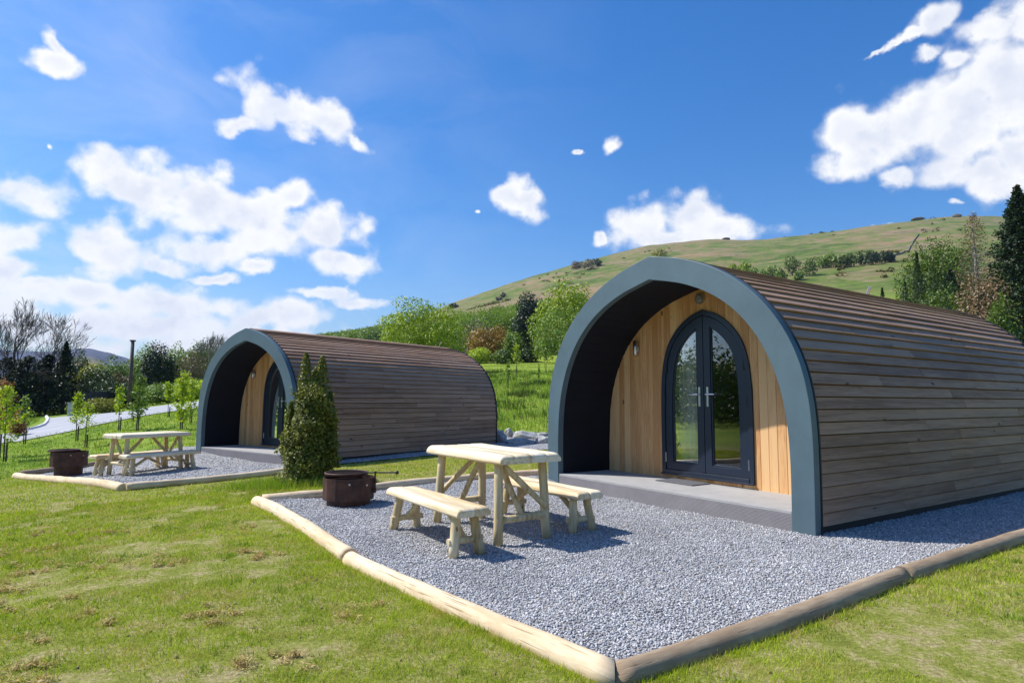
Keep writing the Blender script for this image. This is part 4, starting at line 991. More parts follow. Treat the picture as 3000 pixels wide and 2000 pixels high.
# between the pods
T(1236, 58, 884, 238, 'b', 'big bright green spreading tree rising behind the farther pod', 'bright', n=17000, seed=20, leafpx=5, lobes=44, flat=.6, base=.12, lobe_r=.27, bottom=-.6)
T(1655, 82, 838, 175, 'b', 'tall tree with bright yellow green top beside the arch of the near pod', 'bright', n=8500, seed=21, leafpx=6, lobes=26, base=.25, lobe_r=.3)
T(1640, 76, 905, 170, 'b', 'lower soft green tree in front of the bright topped one beside the near pod', 'soft', n=7000, seed=22, leafpx=5, lobes=26, base=.05, lobe_r=.3)
T(1556, 92, 868, 92, 'b', 'dark ivy clad tree standing as a column in the middle of the wood', 'dark', n=5000, seed=23, leafpx=6, lobes=20, base=.04, lobe_r=.4)
T(1592, 100, 860, 60, 'n', 'grey leafless treetop beside the dark ivy clad tree', seed=24, name='bare_tree', bark='barklight', levels=5)
T(1437, 84, 962, 128, 'b', 'orange brown bush at the edge of the field behind the farther pod', 'rusty', 'bush', 5500, 25, 5, cat='bush', base=0, lobes=24, lobe_r=.3)
T(1392, 88, 945, 110, 'b', 'grey leafless rounded tree above the orange brown bush', 'grey', n=3600, seed=26, leafpx=4, base=.05, lobes=22)
T(1497, 82, 975, 66, 'b', 'light green bushy tree right of the orange brown bush', 'soft', n=3000, seed=27, leafpx=5, base=0, lobes=18)
T(1478, 78, 1026, 70, 'b', 'low green bush at the field edge below the light green tree', 'mid', 'bush', 2400, 28, 5, cat='bush', base=0, lobes=18)
T(1545, 79, 1020, 60, 'b', 'low dark bush at the foot of the ivy clad tree', 'darkgreen', 'bush', 2200, 29, 5, cat='bush', base=0, lobes=16)
T(1405, 80, 1020, 60, 'b', 'pale green shrub at the left foot of the orange brown bush', 'sapling', 'bush', 1800, 30, 5, cat='bush', base=0, lobes=16)
T(1690, 90, 870, 110, 'b', 'brownish green tree mostly hidden behind the near pod arch', 'mid', n=4000, seed=31, leafpx=5, base=.1, lobes=20)
# left
T(74, 58, 868, 150, 'n', 'tall bare tree with a fine fan of twigs, the highest of the left bare trees', seed=41, name='bare_tree', group='bare trees on the left', levels=6, spread=.44, rbase=.013)
T(118, 60, 905, 120, 'n', 'bare tree leaning right beside the tallest bare tree', seed=42, name='bare_tree', group='bare trees on the left', levels=6, lean=.35, spread=.48, rbase=.011)
T(4, 56, 905, 120, 'n', 'bare tree with thick crossing limbs at the left edge of the picture', seed=43, name='bare_tree', group='bare trees on the left', levels=6, lean=-.1, spread=.5, rbase=.014)
T(597, 62, 968, 70, 'n', 'slender bare tree rising above the hedge just left of the far pod arch', seed=44, name='bare_tree', bark='barklight', levels=6, spread=.4, rbase=.01)
T(184, 55, 1003, 130, 'c', 'pointed dark spruce, its tip standing against the blue hill', 'dark', 'spruce_tree', 7000, 45, 7, group='dark conifers beyond the road', droop=.3)
T(135, 57, 1040, 170, 'c', 'broad dark spruce left of the pointed one', 'dark', 'spruce_tree', 7000, 46, 7, group='dark conifers beyond the road', power=.6)
T(76, 56, 1044, 190, 'c', 'dense dark conifer under the tallest bare tree', 'dark', 'spruce_tree', 7000, 47, 7, group='dark conifers beyond the road', power=.5)
T(18, 57, 1048, 190, 'c', 'dark conifer at the left edge of the picture', 'dark', 'spruce_tree', 6500, 48, 7, group='dark conifers beyond the road', power=.5)
T(228, 80, 1035, 62, 'b', 'grey green tree with a rounded head below the blue hill', 'darkgreen', n=3500, seed=49, leafpx=5, base=.05)
T(262, 70, 1068, 88, 'b', 'golden green tree right of the dark spruces', 'gold', n=5000, seed=50, leafpx=5, base=.0, lobes=24)
T(290, 56, 1085, 120, 'b', 'broad dark green bush in front of the golden green tree', 'darkgreen', 'bush', 6500, 51, 5, cat='bush', base=0, lobes=26)
T(345, 85, 1052, 90, 'b', 'mid green tree directly left of the timber pole', 'mid', n=5000, seed=52, leafpx=5, base=.0, lobes=24)
T(352, 60, 1098, 80, 'b', 'brownish bush at the foot of the timber pole', 'deadbrown', 'bush', 3500, 53, 5, cat='bush', base=0)
T(430, 88, 1020, 90, 'b', 'light green tree between the timber pole and the dark cypress', 'soft', n=5000, seed=54, leafpx=5, base=.0, lobes=24)
T(459, 66, 1015, 88, 'b', 'dark green cypress shaped tree standing out between the pole and the far pod', 'dark', n=7500, seed=55, leafpx=5, base=.0, lobes=40, lobe_r=.3, shell=.3)
T(513, 90, 1022, 84, 'b', 'light green tree right of the dark cypress', 'soft', n=4800, seed=56, leafpx=5, base=0, lobes=24)
T(560, 66, 1030, 95, 'b', 'greyish leafless bush just left of the far pod arch', 'grey', 'bush', 4500, 57, 4, cat='bush', base=0, lobes=24)
T(585, 84, 1006, 80, 'b', 'olive green tree behind the greyish bush by the far pod', 'mid', n=4200, seed=58, leafpx=5, base=0, lobes=22)
T(330, 54, 1120, 130, 'b', 'dark low hedge bush right of the golden bush beyond the road', 'darkgreen', 'bush', 4200, 59, 5, cat='bush', base=0)
T(300, 44, 1168, 88, 'b', 'golden low bush at the road verge beside the gate pillar', 'gold', 'bush', 4200, 60, 4.5, cat='bush', base=0, lobes=22)
T(500, 52, 1125, 150, 'b', 'light green hedge shrubs beyond the road left of the far pod', 'soft', 'bush', 6500, 61, 5, cat='bush', base=0, lobes=30)
T(410, 54, 1130, 110, 'b', 'mid green shrub beyond the road right of the pole', 'mid', 'bush', 4200, 62, 5, cat='bush', base=0, lobes=26)
T(572, 50, 1110, 110, 'b', 'bright green shrub beyond the road touching the far pod arch', 'sapling', 'bush', 4200, 63, 5, cat='bush', base=0, lobes=26)
T(60, 34, 1222, 44, 'b', 'small dark purple bush on the verge by the left bend of the road', 'bronze', 'bush', 1400, 64, 5, cat='bush', base=0)
# young trees
def S(px, ybase, ytop, mat, label, seed, rmin=13, **kw):
    p, r_ = hit(px, ybase, rmin); h = height_for(px, ybase, ytop, r_); return sapling(p, h, L_[mat], label, seed, **kw)
S(10, 1352, 1128, 'sapling', 'tall bushy young tree at the left edge, greenish yellow leaves', 70, n=1700, leaf_s=.10, w=.75, base=.25)
S(-8, 1340, 1110, 'bronze', 'young tree with bronze red leaves at the left edge behind the bushy one', 71, n=1500, leaf_s=.10, w=.7, base=.35)
S(69, 1302, 1160, 'soft', 'thin sapling on a dark stake right of the bushy young tree', 72, n=420, leaf_s=.13, w=.55, base=.4)
S(222, 1292, 1146, 'sapling', 'tallest leafy sapling in front of the gate pillar', 73, n=620, leaf_s=.12, w=.5)
S(248, 1312, 1182, 'sapling', 'smaller spreading sapling directly behind the farther fire pit', 74, n=380, leaf_s=.11, w=.8, base=.35)
S(347, 1262, 1128, 'sapling', 'slender sapling left of the timber pole behind the farther table', 75, n=380, leaf_s=.14, w=.45, base=.35)
S(399, 1262, 1096, 'soft', 'bushy pale green sapling right of the timber pole', 76, n=1100, leaf_s=.14, w=.6, base=.2)
S(386, 1234, 1178, 'soft', 'short twiggy sapling on the verge behind the bushy pale green one', 77, n=160, leaf_s=.14, w=.6, base=.2)
S(492, 1222, 1122, 'sapling', 'sapling on a bare stem between the far road and the grass', 78, n=420, leaf_s=.17, w=.5, base=.45)
S(528, 1258, 1088, 'sapling', 'largest bright sapling beside the far pod arch', 79, n=1500, leaf_s=.13, w=.65, base=.1)
S(556, 1240, 1110, 'sapling', 'sapling half hidden by the edge of the far pod arch', 80, n=700, leaf_s=.13, w=.6, base=.2)
S(1512, 1102, 1002, 'sapling', 'sapling in the field right of the far pod, second from the left', 81, n=300, leaf_s=.28, w=.6, base=.35, group='saplings in the field behind')
S(1486, 1128, 1050, 'soft', 'sapling lowest in the field nearest the far pod', 82, n=160, leaf_s=.24, w=.35, base=.3, group='saplings in the field behind')
S(1578, 1094, 1010, 'soft', 'sapling on a thin stem in the field, third from the left', 83, n=160, leaf_s=.28, w=.4, base=.5, group='saplings in the field behind')
S(1598, 1092, 1008, 'soft', 'sapling standing closest to the near pod arch on the top of the bank', 84, n=220, leaf_s=.28, w=.35, base=.45, group='saplings in the field behind')
S(1577, 1126, 1078, 'soft', 'shortest staked sapling on the bank near the near pod arch', 85, n=70, leaf_s=.2, w=.3, base=.4, group='saplings in the field behind')
# trees in rows across the hillside
hr = np.random.default_rng(5)
row = [(2152,812,38,46,'bright'),(2183,806,34,44,'bright'),(2206,818,30,40,'soft'),(2236,822,30,38,'soft'),(2262,818,32,46,'soft'),(2290,822,30,42,'soft'),(2323,802,44,58,'mid'),(2371,802,46,52,'mid'),(2340,815,26,26,'soft'),
       (2410,780,36,38,'soft'),(2436,778,40,44,'soft'),(2468,778,32,36,'mid'),(2492,776,34,40,'mid'),(2524,770,34,38,'mid'),(2552,770,34,40,'darkgreen'),(2572,764,26,32,'darkgreen'),(2594,764,30,36,'darkgreen'),(2610,762,22,26,'darkgreen')]
words = ['bright green round tree first from the left just above the near arch','bright green tree second from the left above the near arch','pale tree in the gap after the two bright ones','pale low tree next to the roof edge below the hillside','hazy green tree left of the darker standing pair','hazy green tree touching the darker pair on its left','left tree of the darker upright pair on the hillside','right tree of the darker upright pair on the hillside','low shrub between the upright pair',
  'leftmost tree of the long row along the hill wall','tallest pale tree in the left half of the row along the hill wall','green tree third from the left in the row along the hill wall','green tree fourth from the left in the row along the hill wall','green tree in the middle of the row along the hill wall','dark tree sixth from the left in the row along the hill wall','dark tree third from the right end of the hill wall row','dark tree next to last on the right end of the hill wall row','last and smallest dark tree on the right end of the hill wall row']
for i, ((px, yb, wp, hp_, mt), lb) in enumerate(zip(row, words)):
    p, r_ = hit(px, yb+6, 60); s_ = depth_px(r_, px)/FPX
    broad_tree('hillside_tree', p, hp_*s_, wp*s_, L_[mt], lb, 'trees across the hillside', 900, 4.2*s_, 100+i, base=.05, lobes=12)
for i, (px, yb, wp, hp_, mt, lb) in enumerate([(1690,788,34,22,'grey','grey green scrub patch left end, high on the hill above the arch'),(1722,790,40,30,'grey','largest scrub bush high on the hill left of the arch'),(1748,780,30,22,'darkgreen','scrub bush right end of the patch high on the hill'),
     (1475,872,14,16,'grey','lone scrub bush on the open hill above the wood'),(1462,880,18,10,'grey','flat scrub bush beside the lone one above the wood'),(1934,752,52,22,'gold','yellowish tree top just showing over the top of the near arch'),(1330,902,24,14,'darkgreen','scrub at the lower left end of the hill ridge')]):
    p, r_ = hit(px, yb, 60); s_ = depth_px(r_, px)/FPX
    broad_tree('scrub_bush', p, hp_*s_, wp*s_, L_[mt], lb, 'scrub bushes on the hill', 500, 4*s_, 140+i, base=0, lobes=9, cat='bush')

# woodland mass on the slope and along the horizon
def woodland():
    rg = np.random.default_rng(11); temps = []
    for k_ in range(6):
        P, d = crown_pts(620, .5, .5, .5, rg, 12, .5, .34); P[:, 2] += .5; temps.append(P)
    VV, FF, TT = [], [], []; nv = 0
    def put(x, y, h, w, tint, leafw, nl=620):
        nonlocal nv
        P = temps[rg.integers(6)][:nl]; a = rg.uniform(0, 6.28); c, s = math.cos(a), math.sin(a)
        Q = np.stack([(P[:,0]*c-P[:,1]*s)*w, (P[:,0]*s+P[:,1]*c)*w, P[:,2]*h], -1)+[x, y, float(terr(x, y))-.1*h]
        V, F = quads(Q, leafw, rg, up=.1, nrm=np.column_stack([Q[:,0]-x, Q[:,1]-y, (P[:,2]-.5)*h])/(w*.5)*.8); VV.append(V); FF.append(F+nv); nv += len(V); TT.append(np.full(len(F), tint))
    # slope behind: column range, near distance, far distance
    tops = ([880,1000,1100,1200,1310,1400,1500,1560,1640,1720], [985,968,952,935,908,893,880,872,880,860])
    cnt = 0
    for _ in range(9000):
        px = rg.uniform(870, 1730); r_ = 95*(6.0**rg.random()); 
        if px < 1150 and r_ < 130: continue
        p = at_dist(px, r_); h = rg.uniform(7, 12.5)*min(1.0, .6+r_/300); d = math.hypot(p[0], p[1]); dep = depth_px(r_, px)
        ytop = 1168-(p[2]+h-CAMH)/dep*FPX
        if ytop < np.interp(px, *tops)+rg.uniform(-4, 6): continue
        w = h*rg.uniform(.42, .68); put(p[0], p[1], h, w, np.clip(rg.normal(.18, .34), 0, 1), 5.2/FPX*dep, 620 if r_ < 200 else 380); cnt += 1
        if cnt > 720: break
    # left horizon
    for _ in range(170):
        px = rg.uniform(170, 860); r_ = rg.uniform(95, 230); p = at_dist(px, r_); dep = depth_px(r_, px)
        yt = np.interp(px, [170,220,300,380,450,560,700,860], [1085,1078,1070,1050,1030,1025,1000,985])+rg.uniform(-6, 14); h = CAMH+(1168-yt)/FPX*dep-p[2]
        if h < 2: continue
        put(p[0], p[1], h, h*rg.uniform(.6, .9), np.clip(rg.normal(.2, .25), 0, 1), 5/FPX*dep, 420)
    for _ in range(60):
        px = rg.uniform(-700, 170); r_ = rg.uniform(62, 110); p = at_dist(px, r_); h = rg.uniform(3.2, 5); put(p[0], p[1], h, h*.8, rg.uniform(.8, 1), .25, 620)
    # trees behind the viewpoint, which the door glass mirrors
    for _ in range(120):
        a = rg.uniform(1.9, 2*math.pi-1.3); r_ = rg.uniform(28, 60); h = rg.uniform(4.5, 8)
        x, y = math.sin(a)*r_, math.cos(a)*r_; put(x, y, h, h*.9, rg.uniform(.6, 1), .35, 500)
    for _ in range(110):
        a = rg.uniform(-2.4, -.98); r_ = rg.uniform(34, 60); h = rg.uniform(4.2, 6.6); x, y = math.sin(a)*r_, math.cos(a)*r_; put(x, y, h, h*.9, rg.uniform(.75, 1), .3, 500)
    o = link('woodland', np_mesh('woodland', np.vstack(VV), np.vstack(FF), L_['wood'], attr=np.concatenate(TT))); tag(o, kind='stuff')
woodland()

# stone wall / track line climbing the hill
hp = [(2480,764),(2540,762),(2600,756),(2645,742),(2668,722),(2682,700),(2692,686)]
pts = [hit(x, y, 60)[0] for x, y in hp]; dense = []
for a, b in zip(pts[:-1], pts[1:]):
    for t in np.linspace(0, 1, 14, endpoint=False): q_ = a*(1-t)+b*t; dense.append((q_[0], q_[1], float(terr(q_[0], q_[1]))+.3))
mb = MB(); mb.tube(dense, .55, 6); o = mb.build('field_wall', plain('old_wall_stone', (.13,.13,.075), .95)); tag(o, 'dark dry stone wall line climbing the hillside from the row of trees', 'wall')

def hill_scrub():
    rg = np.random.default_rng(77); VV, FF = [], []; nv = 0; n_ = 0
    cent = [(rg.uniform(1330, 2950), 260*(2.9**rg.random())) for _ in range(26)]
    while n_ < 150:
        cx, cr_ = cent[rg.integers(26)]; px = cx+rg.normal(0, 45); r_ = cr_*(1+rg.normal(0, .05))
        if px < 1320 or r_ > 770: continue
        p = at_dist(px, r_); h = rg.uniform(.8, 2.2); w_ = h*rg.uniform(1.2, 3.5); P, d = crown_pts(46, w_/2, w_/2, h/2, rg, 5, .5, .5); P[:, 2] += h*.35
        V, F = quads(P+p, 1.1, rg); VV.append(V); FF.append(F+nv); nv += len(V); n_ += 1
    o = link('hill_scrub', np_mesh('hill_scrub', np.vstack(VV), np.vstack(FF), leaf('hill_scrub_leaf', [(.05,.055,.02),(.10,.10,.035),(.17,.15,.06)], .1, .8, .1, .05))); tag(o, kind='stuff')
hill_scrub()
# ------------------------------------------------------------------ grass
def grass_mat(name, dark, mid, light, dry, s1=1.1):
    m, nt, out = new_mat(name); g = NG(nt); P = coords(g, 'World'); r = island(g)
    n1 = g.noise(P, s1, 6, .7, .5); n2 = g.noise(P, s1*3.3, 6, .7, .4)
    f = g.math('ADD', g.math('MULTIPLY', r, .62), g.math('MULTIPLY', g.mapr(n1, .3, .7), .42)); c = g.ramp(f, [(.08, dark), (.5, mid), (.95, light)])
    df = g.math('ADD', g.mapr(n2, .50, .64, 0, .7), g.math('MULTIPLY', g.math('GREATER_THAN', r, .82), .6), clamp=True)
    c = g.mix(df, c, dry)
    d = g.bsdf(c, .6, 0, None, .25); t = g.n('ShaderNodeBsdfTranslucent'); g.l(g.mix(1.0, c, (1.1,1.2,.5), 'MULTIPLY'), t.inputs[0])
    mx = g.n('ShaderNodeMixShader'); mx.inputs[0].default_value = .35; g.l(d.outputs[0], mx.inputs[1]); g.l(t.outputs[0], mx.inputs[2]); g.l(mx.outputs[0], out.inputs[0]); return m
M['grass'] = grass_mat('lawn_grass', (.13,.21,.008), (.36,.45,.016), (.60,.66,.045), (.56,.41,.17))
M['meadow'] = grass_mat('meadow_grass', (.10,.19,.015), (.22,.34,.028), (.42,.52,.06), (.36,.34,.08), .3)
POD2 = [tuple(uvw(P2, YAW2, u, v)) for u, v in [(-2,0),(2,0),(2,7),(-2,7)]]
def blades(name, q, h, w, mat, rg, lean=.6, zf=None):
    n = len(q); z = terr(q[:,0], q[:,1]) if zf is None else zf; a = rg.uniform(0, 2*math.pi, n); b = rg.uniform(0, 2*math.pi, n); ln = h*lean*rg.uniform(.1, 1, n)
    B = np.stack([q[:,0], q[:,1], z-.004], -1); wx = np.stack([np.cos(a)*w*.5, np.sin(a)*w*.5, np.zeros(n)], -1)
    Tt = B+np.stack([np.cos(b)*ln, np.sin(b)*ln, h], -1)
    V = np.stack([B-wx, B+wx, Tt], 1).reshape(-1, 3); F = np.arange(3*n).reshape(-1, 3)
    o = link(name, np_mesh(name, V, F, mat)); tag(o, kind='stuff'); return o
def lawn(n, r0, r1, a0, a1, rg, power):
    ph = rg.uniform(a0, a1, n); u = rg.random(n); r_ = (r0**power+(r1**power-r0**power)*u)**(1/power)
    x, y = np.sin(ph)*r_, np.cos(ph)*r_
    k_ = ~(in_poly(x, y, GR2)|in_poly(x, y, GR1)|in_poly(x, y, POD2))
    f = vnoise(x/.45, y/.45)+.6*vnoise(x/.17+3, y/.17)+.5*vnoise(x/1.3, y/1.3)
    # worn strips: far left and right front
    worn = .55*np.exp(-((x+3.05+.16*(y-3))/.28)**2)*(y < 8)*(.5+vnoise(x/.3, y/.5))+.35*np.exp(-((y-(3.0+.62*(x-1)))/.22)**2)*(x > 1.0)
    k_ &= rg.random(n) < np.clip(1.0-3.4*np.clip(f-.15, 0, 1)-worn, .05, 1)
    return np.stack([x[k_], y[k_]], -1), f[k_]
rg = np.random.default_rng(99)
q, f = lawn(520000, 1.9, 9.5, R(-46), R(44), rg, 1.15); tuft = np.clip(.5-f, 0, 1.2)
blades('grass', q, rg.uniform(.007, .024, len(q))*(1+1.1*tuft), rg.uniform(.0025, .005, len(q))*np.clip(np.hypot(q[:,0], q[:,1])/4, .8, 2.2), M['grass'], rg, 1.2)
q, f = lawn(160000, 9.0, 17, R(-46), R(44), rg, 1.5)
blades('grass', q, rg.uniform(.015, .04, len(q)), rg.uniform(.008, .016, len(q)), M['grass'], rg, 1.0)
q, f = lawn(170000, 16, 75, R(-46), R(12), rg, .9); rr_ = np.hypot(q[:,0], q[:,1])
ph_ = np.arctan2(q[:,0], q[:,1]); isbank = (ph_ > -.15)
hh = np.where(isbank, rg.uniform(.06, .24, len(q))*(1-.7*smooth(50, 60, rr_)), rg.uniform(.03, .10, len(q)))
def road_clear(q):
    # keep blades off the tarmac
    d = q/np.hypot(q[:,0], q[:,1])[:, None]; px = 1500+FPX*q[:,0]/q[:,1]; z = terr(q[:,0], q[:,1]); py = 1168-(z-CAMH)/q[:,1]*FPX
    nr = np.interp(px, [-260,0,59,117,205,293,367,420,500,571,700],[1372,1300,1294,1282,1265,1244,1229.5,1219,1207,1197,1186]); fr = np.interp(px, [-260,0,41,90,120,139,190,272,381,435,571,700],[1320,1275,1268,1260,1249,1226,1221,1215,1205,1194,1177,1168])
    return ~((py < nr+3) & (py > fr-3) & (px < 700))
k_ = road_clear(q); q, hh, rr_ = q[k_], hh[k_], rr_[k_]
blades('meadow_grass', q, hh, rg.uniform(.012, .02, len(q))*rr_/14, M['meadow'], rg, .7)
# dead thatch lying in the worn patches
def thatch(n, r0, r1):
    ph = rg.uniform(R(-46), R(44), n); r_ = (r0**1.15+(r1**1.15-r0**1.15)*rg.random(n))**(1/1.15); x, y = np.sin(ph)*r_, np.cos(ph)*r_
    f = vnoise(x/.45, y/.45)+.6*vnoise(x/.17+3, y/.17)+.5*vnoise(x/1.3, y/1.3)
    k_ = ~(in_poly(x, y, GR2)|in_poly(x, y, GR1)|in_poly(x, y, POD2)); k_ &= rg.random(n) < np.clip((f+.05)*2.2, .06, 1); return np.stack([x[k_], y[k_]], -1)
q = thatch(260000, 1.9, 9.5)
blades('thatch', q, rg.uniform(.002, .012, len(q)), rg.uniform(.0025, .006, len(q))*np.clip(np.hypot(q[:,0], q[:,1])/4, .8, 2.2), grass_mat('thatch_straw', (.16,.12,.04), (.42,.34,.15), (.66,.57,.31), (.50,.50,.10), 2.0), rg, 3.0)
# dark rush clumps on the bank
ph_ = rg.uniform(-.15, .12, 75); rr_ = rg.uniform(23, 55, 75); RQ = []
for a_, r_ in zip(ph_, rr_): RQ.append(np.array([math.sin(a_)*r_, math.cos(a_)*r_])+rg.normal(0, rg.uniform(.12, .5), (110, 2)))
RQ = np.vstack(RQ); blades('rush_clumps', RQ, rg.uniform(.1, .42, len(RQ)), rg.uniform(.025, .05, len(RQ)), grass_mat('rush_grass', (.02,.06,.008), (.05,.11,.012), (.10,.17,.02), (.14,.15,.04), .3), rg, .6)
# coarse bright tufts and weeds
tc, _ = lawn(900, 2.1, 9, R(-46), R(44), rg, 1.2); TQ = []; TH = []
for c_ in tc:
    n = rg.integers(10, 60); s_ = rg.uniform(.015, .06); TQ.append(c_+rg.normal(0, s_, (n, 2))); TH.append(rg.uniform(.012, .045)*rg.uniform(.5, 1.2, n))
TQ = np.vstack(TQ); TH = np.concatenate(TH); k_ = ~(in_poly(TQ[:,0], TQ[:,1], GR2)|in_poly(TQ[:,0], TQ[:,1], GR1)); TQ, TH = TQ[k_], TH[k_]
blades('grass_tufts', TQ, TH, rg.uniform(.004, .008, len(TQ))*np.clip(np.hypot(TQ[:,0], TQ[:,1])/4, .8, 2), M['meadow'], rg, .9)
pq, _ = lawn(420, 2.0, 8, R(-46), R(44), rg, 1.2)
stones('soil_crumbs', np.column_stack([pq, terr(pq[:,0], pq[:,1])+.004]), rng.uniform(.004, .014, len(pq)), plain('soil_crumb', (.24,.18,.11), .95, 0, .4, 20))
# grass along the logs and round the shrub
def along(path, off, n, spread):
    P = np.array(path); t = rg.random(n)*(len(P)-1); i = t.astype(int); fr = (t-i)[:, None]; p = P[i]*(1-fr)+P[i+1]*fr; d = P[i+1]-P[i]; d /= np.linalg.norm(d, axis=1)[:, None]; nn = np.stack([d[:,1], -d[:,0]], -1)
    return p+nn*(off+rg.normal(0, 1, n)*spread)[:, None]
edge = np.vstack([along(LOG_A[::-1], .11, 2600, .02), along(LOG_B[::-1], .11, 1800, .02), along(LOG_C, .11, 3600, .025), along(LOG_D, .11, 3600, .03), along(LOG_F[::-1], .11, 900, .03)])
keep = vnoise(edge[:,0]/.25, edge[:,1]/.25) > -.18; edge = edge[keep]
edge = edge[~(in_poly(edge[:,0], edge[:,1], GR2)|in_poly(edge[:,0], edge[:,1], GR1))]
blades('long_grass', edge, rg.uniform(.012, .05, len(edge))*rg.random(len(edge))**.5, rg.uniform(.003, .006, len(edge)), M['grass'], rg, .8)
ring = np.array([-2.98, 9.32])+np.stack([rg.normal(-.12, .42, 7000), rg.normal(-.28, .2, 7000)], -1)
blades('long_grass', ring, rg.uniform(.04, .16, len(ring)), rg.uniform(.005, .01, len(ring)), M['meadow'], rg, .7)
# dried clippings lying in small heaps
dry = leaf('dried_clippings', [(.18,.15,.075),(.34,.29,.16),(.50,.43,.27)], .15, .8, .1, 6)
heaps = [hit(x, y, 1.5)[0] for x, y in [(45,1625),(80,1660),(150,1605),(240,1565),(60,1690),(95,1720),(130,1560),(250,1650),(240,1745),(60,1780),(75,1880),(340,1570),(735,1620),(770,1625),(860,1930),(620,1790),(1060,1800),(70,1960),(310,1660),(280,1820),(490,1650),(700,1545)]]
Pq = []
for hpnt in heaps:
    for _ in range(rg.integers(3, 9)):
        n = rg.integers(20, 120); s = rg.uniform(.012, .04); ox, oy = rg.normal(0, .11), rg.normal(0, .09)
        Pq.append(np.stack([hpnt[0]+ox+rg.normal(0, s, n), hpnt[1]+oy+rg.normal(0, s*.8, n), hpnt[2]+.005+np.abs(rg.normal(0, .012, n))], -1))
Pq = np.vstack(Pq); V, F = quads(Pq, .026, rg, .8, .2); o = link('dried_clippings', np_mesh('dried_clippings', V, F, dry)); tag(o, kind='stuff')

# ------------------------------------------------------------------ sun and sky
S_TO = np.array([-.969, .243]); EL = R(49.8)
sd = bpy.data.lights.new('sun', 'SUN'); sd.energy = 5.0; sd.angle = R(.53); sd.color = (1.0, .97, .93)
so = bpy.data.objects.new('sun', sd); COL.objects.link(so)
dirv = Vector((S_TO[0]*math.cos(EL), S_TO[1]*math.cos(EL), math.sin(EL))); so.rotation_euler = dirv.to_track_quat('Z', 'Y').to_euler(); so.location = dirv*50

w = bpy.data.worlds.new('World'); scene.world = w; w.use_nodes = True; nt = w.node_tree; nt.nodes.clear(); g = NG(nt)
out = g.n('ShaderNodeOutputWorld'); bg = g.n('ShaderNodeBackground'); g.l(bg.outputs[0], out.inputs[0])
sky = g.n('ShaderNodeTexSky', sky_type='NISHITA'); sky.sun_disc = False; sky.sun_elevation = EL; sky.sun_rotation = math.atan2(S_TO[0], S_TO[1]); sky.altitude = 200; sky.air_density = 1.25; sky.dust_density = 1.2; sky.ozone_density = 1.0
STR = .098
D = g.n('ShaderNodeTexCoord').outputs['Generated']
nv = g.n('ShaderNodeVectorMath', operation='NORMALIZE'); g.l(D, nv.inputs[0]); D = nv.outputs[0]
sp = g.n('ShaderNodeSeparateXYZ'); g.l(D, sp.inputs[0])
az = g.math('ARCTAN2', sp.outputs[0], sp.outputs[1]); el = g.math('ARCSINE', sp.outputs[2])
cb = g.n('ShaderNodeCombineXYZ'); g.l(az, cb.inputs[0]); g.l(el, cb.inputs[1]); AE = cb.outputs[0]
# warp
wn = g.n('ShaderNodeTexNoise'); g.l(D, wn.inputs['Vector']); wn.inputs['Scale'].default_value = 9; wn.inputs['Detail'].default_value = 6; wn.inputs['Roughness'].default_value = .62
ws = g.n('ShaderNodeVectorMath', operation='SUBTRACT'); g.l(wn.outputs['Color'], ws.inputs[0]); ws.inputs[1].default_value = (.5,.5,.5)
wm = g.n('ShaderNodeVectorMath', operation='SCALE'); g.l(ws.outputs[0], wm.inputs[0]); wm.inputs['Scale'].default_value = .055
wa_ = g.n('ShaderNodeVectorMath', operation='ADD'); g.l(AE, wa_.inputs[0]); g.l(wm.outputs[0], wa_.inputs[1])
fl = g.n('ShaderNodeVectorMath', operation='MULTIPLY'); g.l(wa_.outputs[0], fl.inputs[0]); fl.inputs[1].default_value = (1,1,0); AEW = fl.outputs[0]
CL = [(168,182,75,32,0),(188,142,22,48,-25),(758,285,72,72,0),(877,316,100,46,25),(975,360,78,52,25),(705,350,75,24,0),(667,372,32,26,0),(1031,405,52,22,35),
 (351,512,88,60,10),(456,554,125,72,18),(596,603,155,82,18),(758,660,155,75,10),(933,674,98,66,0),(990,765,92,38,12),(617,730,105,44,5),(842,561,68,50,0),
 (323,737,105,72,15),(484,772,70,24,0),(631,810,55,13,0),(758,782,55,18,0),(84,561,132,50,0),(30,702,92,50,0),(40,786,85,42,0),(120,830,60,20,0),
 (230,860,165,40,5),(490,882,235,44,4),(420,965,330,58,0),(842,935,150,42,5),(560,1010,330,60,0),(947,870,78,15,5),(1052,893,80,15,5),
 (1510,575,62,38,10),(1555,610,42,30,30),(1785,437,28,24,-20),(1695,447,15,6,0),(1397,629,9,6,0),
 (1879,665,80,58,0),(2035,650,78,62,0),(2110,670,58,40,0),(1990,698,160,32,-4),(1756,698,18,18,0),
 (2500,385,85,75,-25),(2503,480,80,46,0),(2655,375,150,95,-12),(2833,330,175,165,0),(2950,220,150,150,0),(2865,505,160,56,5),(2622,520,50,24,0),(2985,450,110,95,0),
 (2790,180,60,34,-28),(2715,168,45,20,-20),(2690,105,55,20,-35),(2620,148,45,12,-30),(2566,168,30,8,-20),(2745,60,62,40,-30),(2903,75,85,38,-20),(3010,70,80,60,0),(2784,586,28,9,0),(2575,657,58,8,-6),(165,427,9,10,0),
 (3150,300,150,220,0),(-150,650,160,160,0),(-200,900,220,120,0)]
def azel(px, py):
    d = ray(px, py); return math.atan2(d[0], d[1]), math.asin(d[2]/np.linalg.norm(d))
field = None
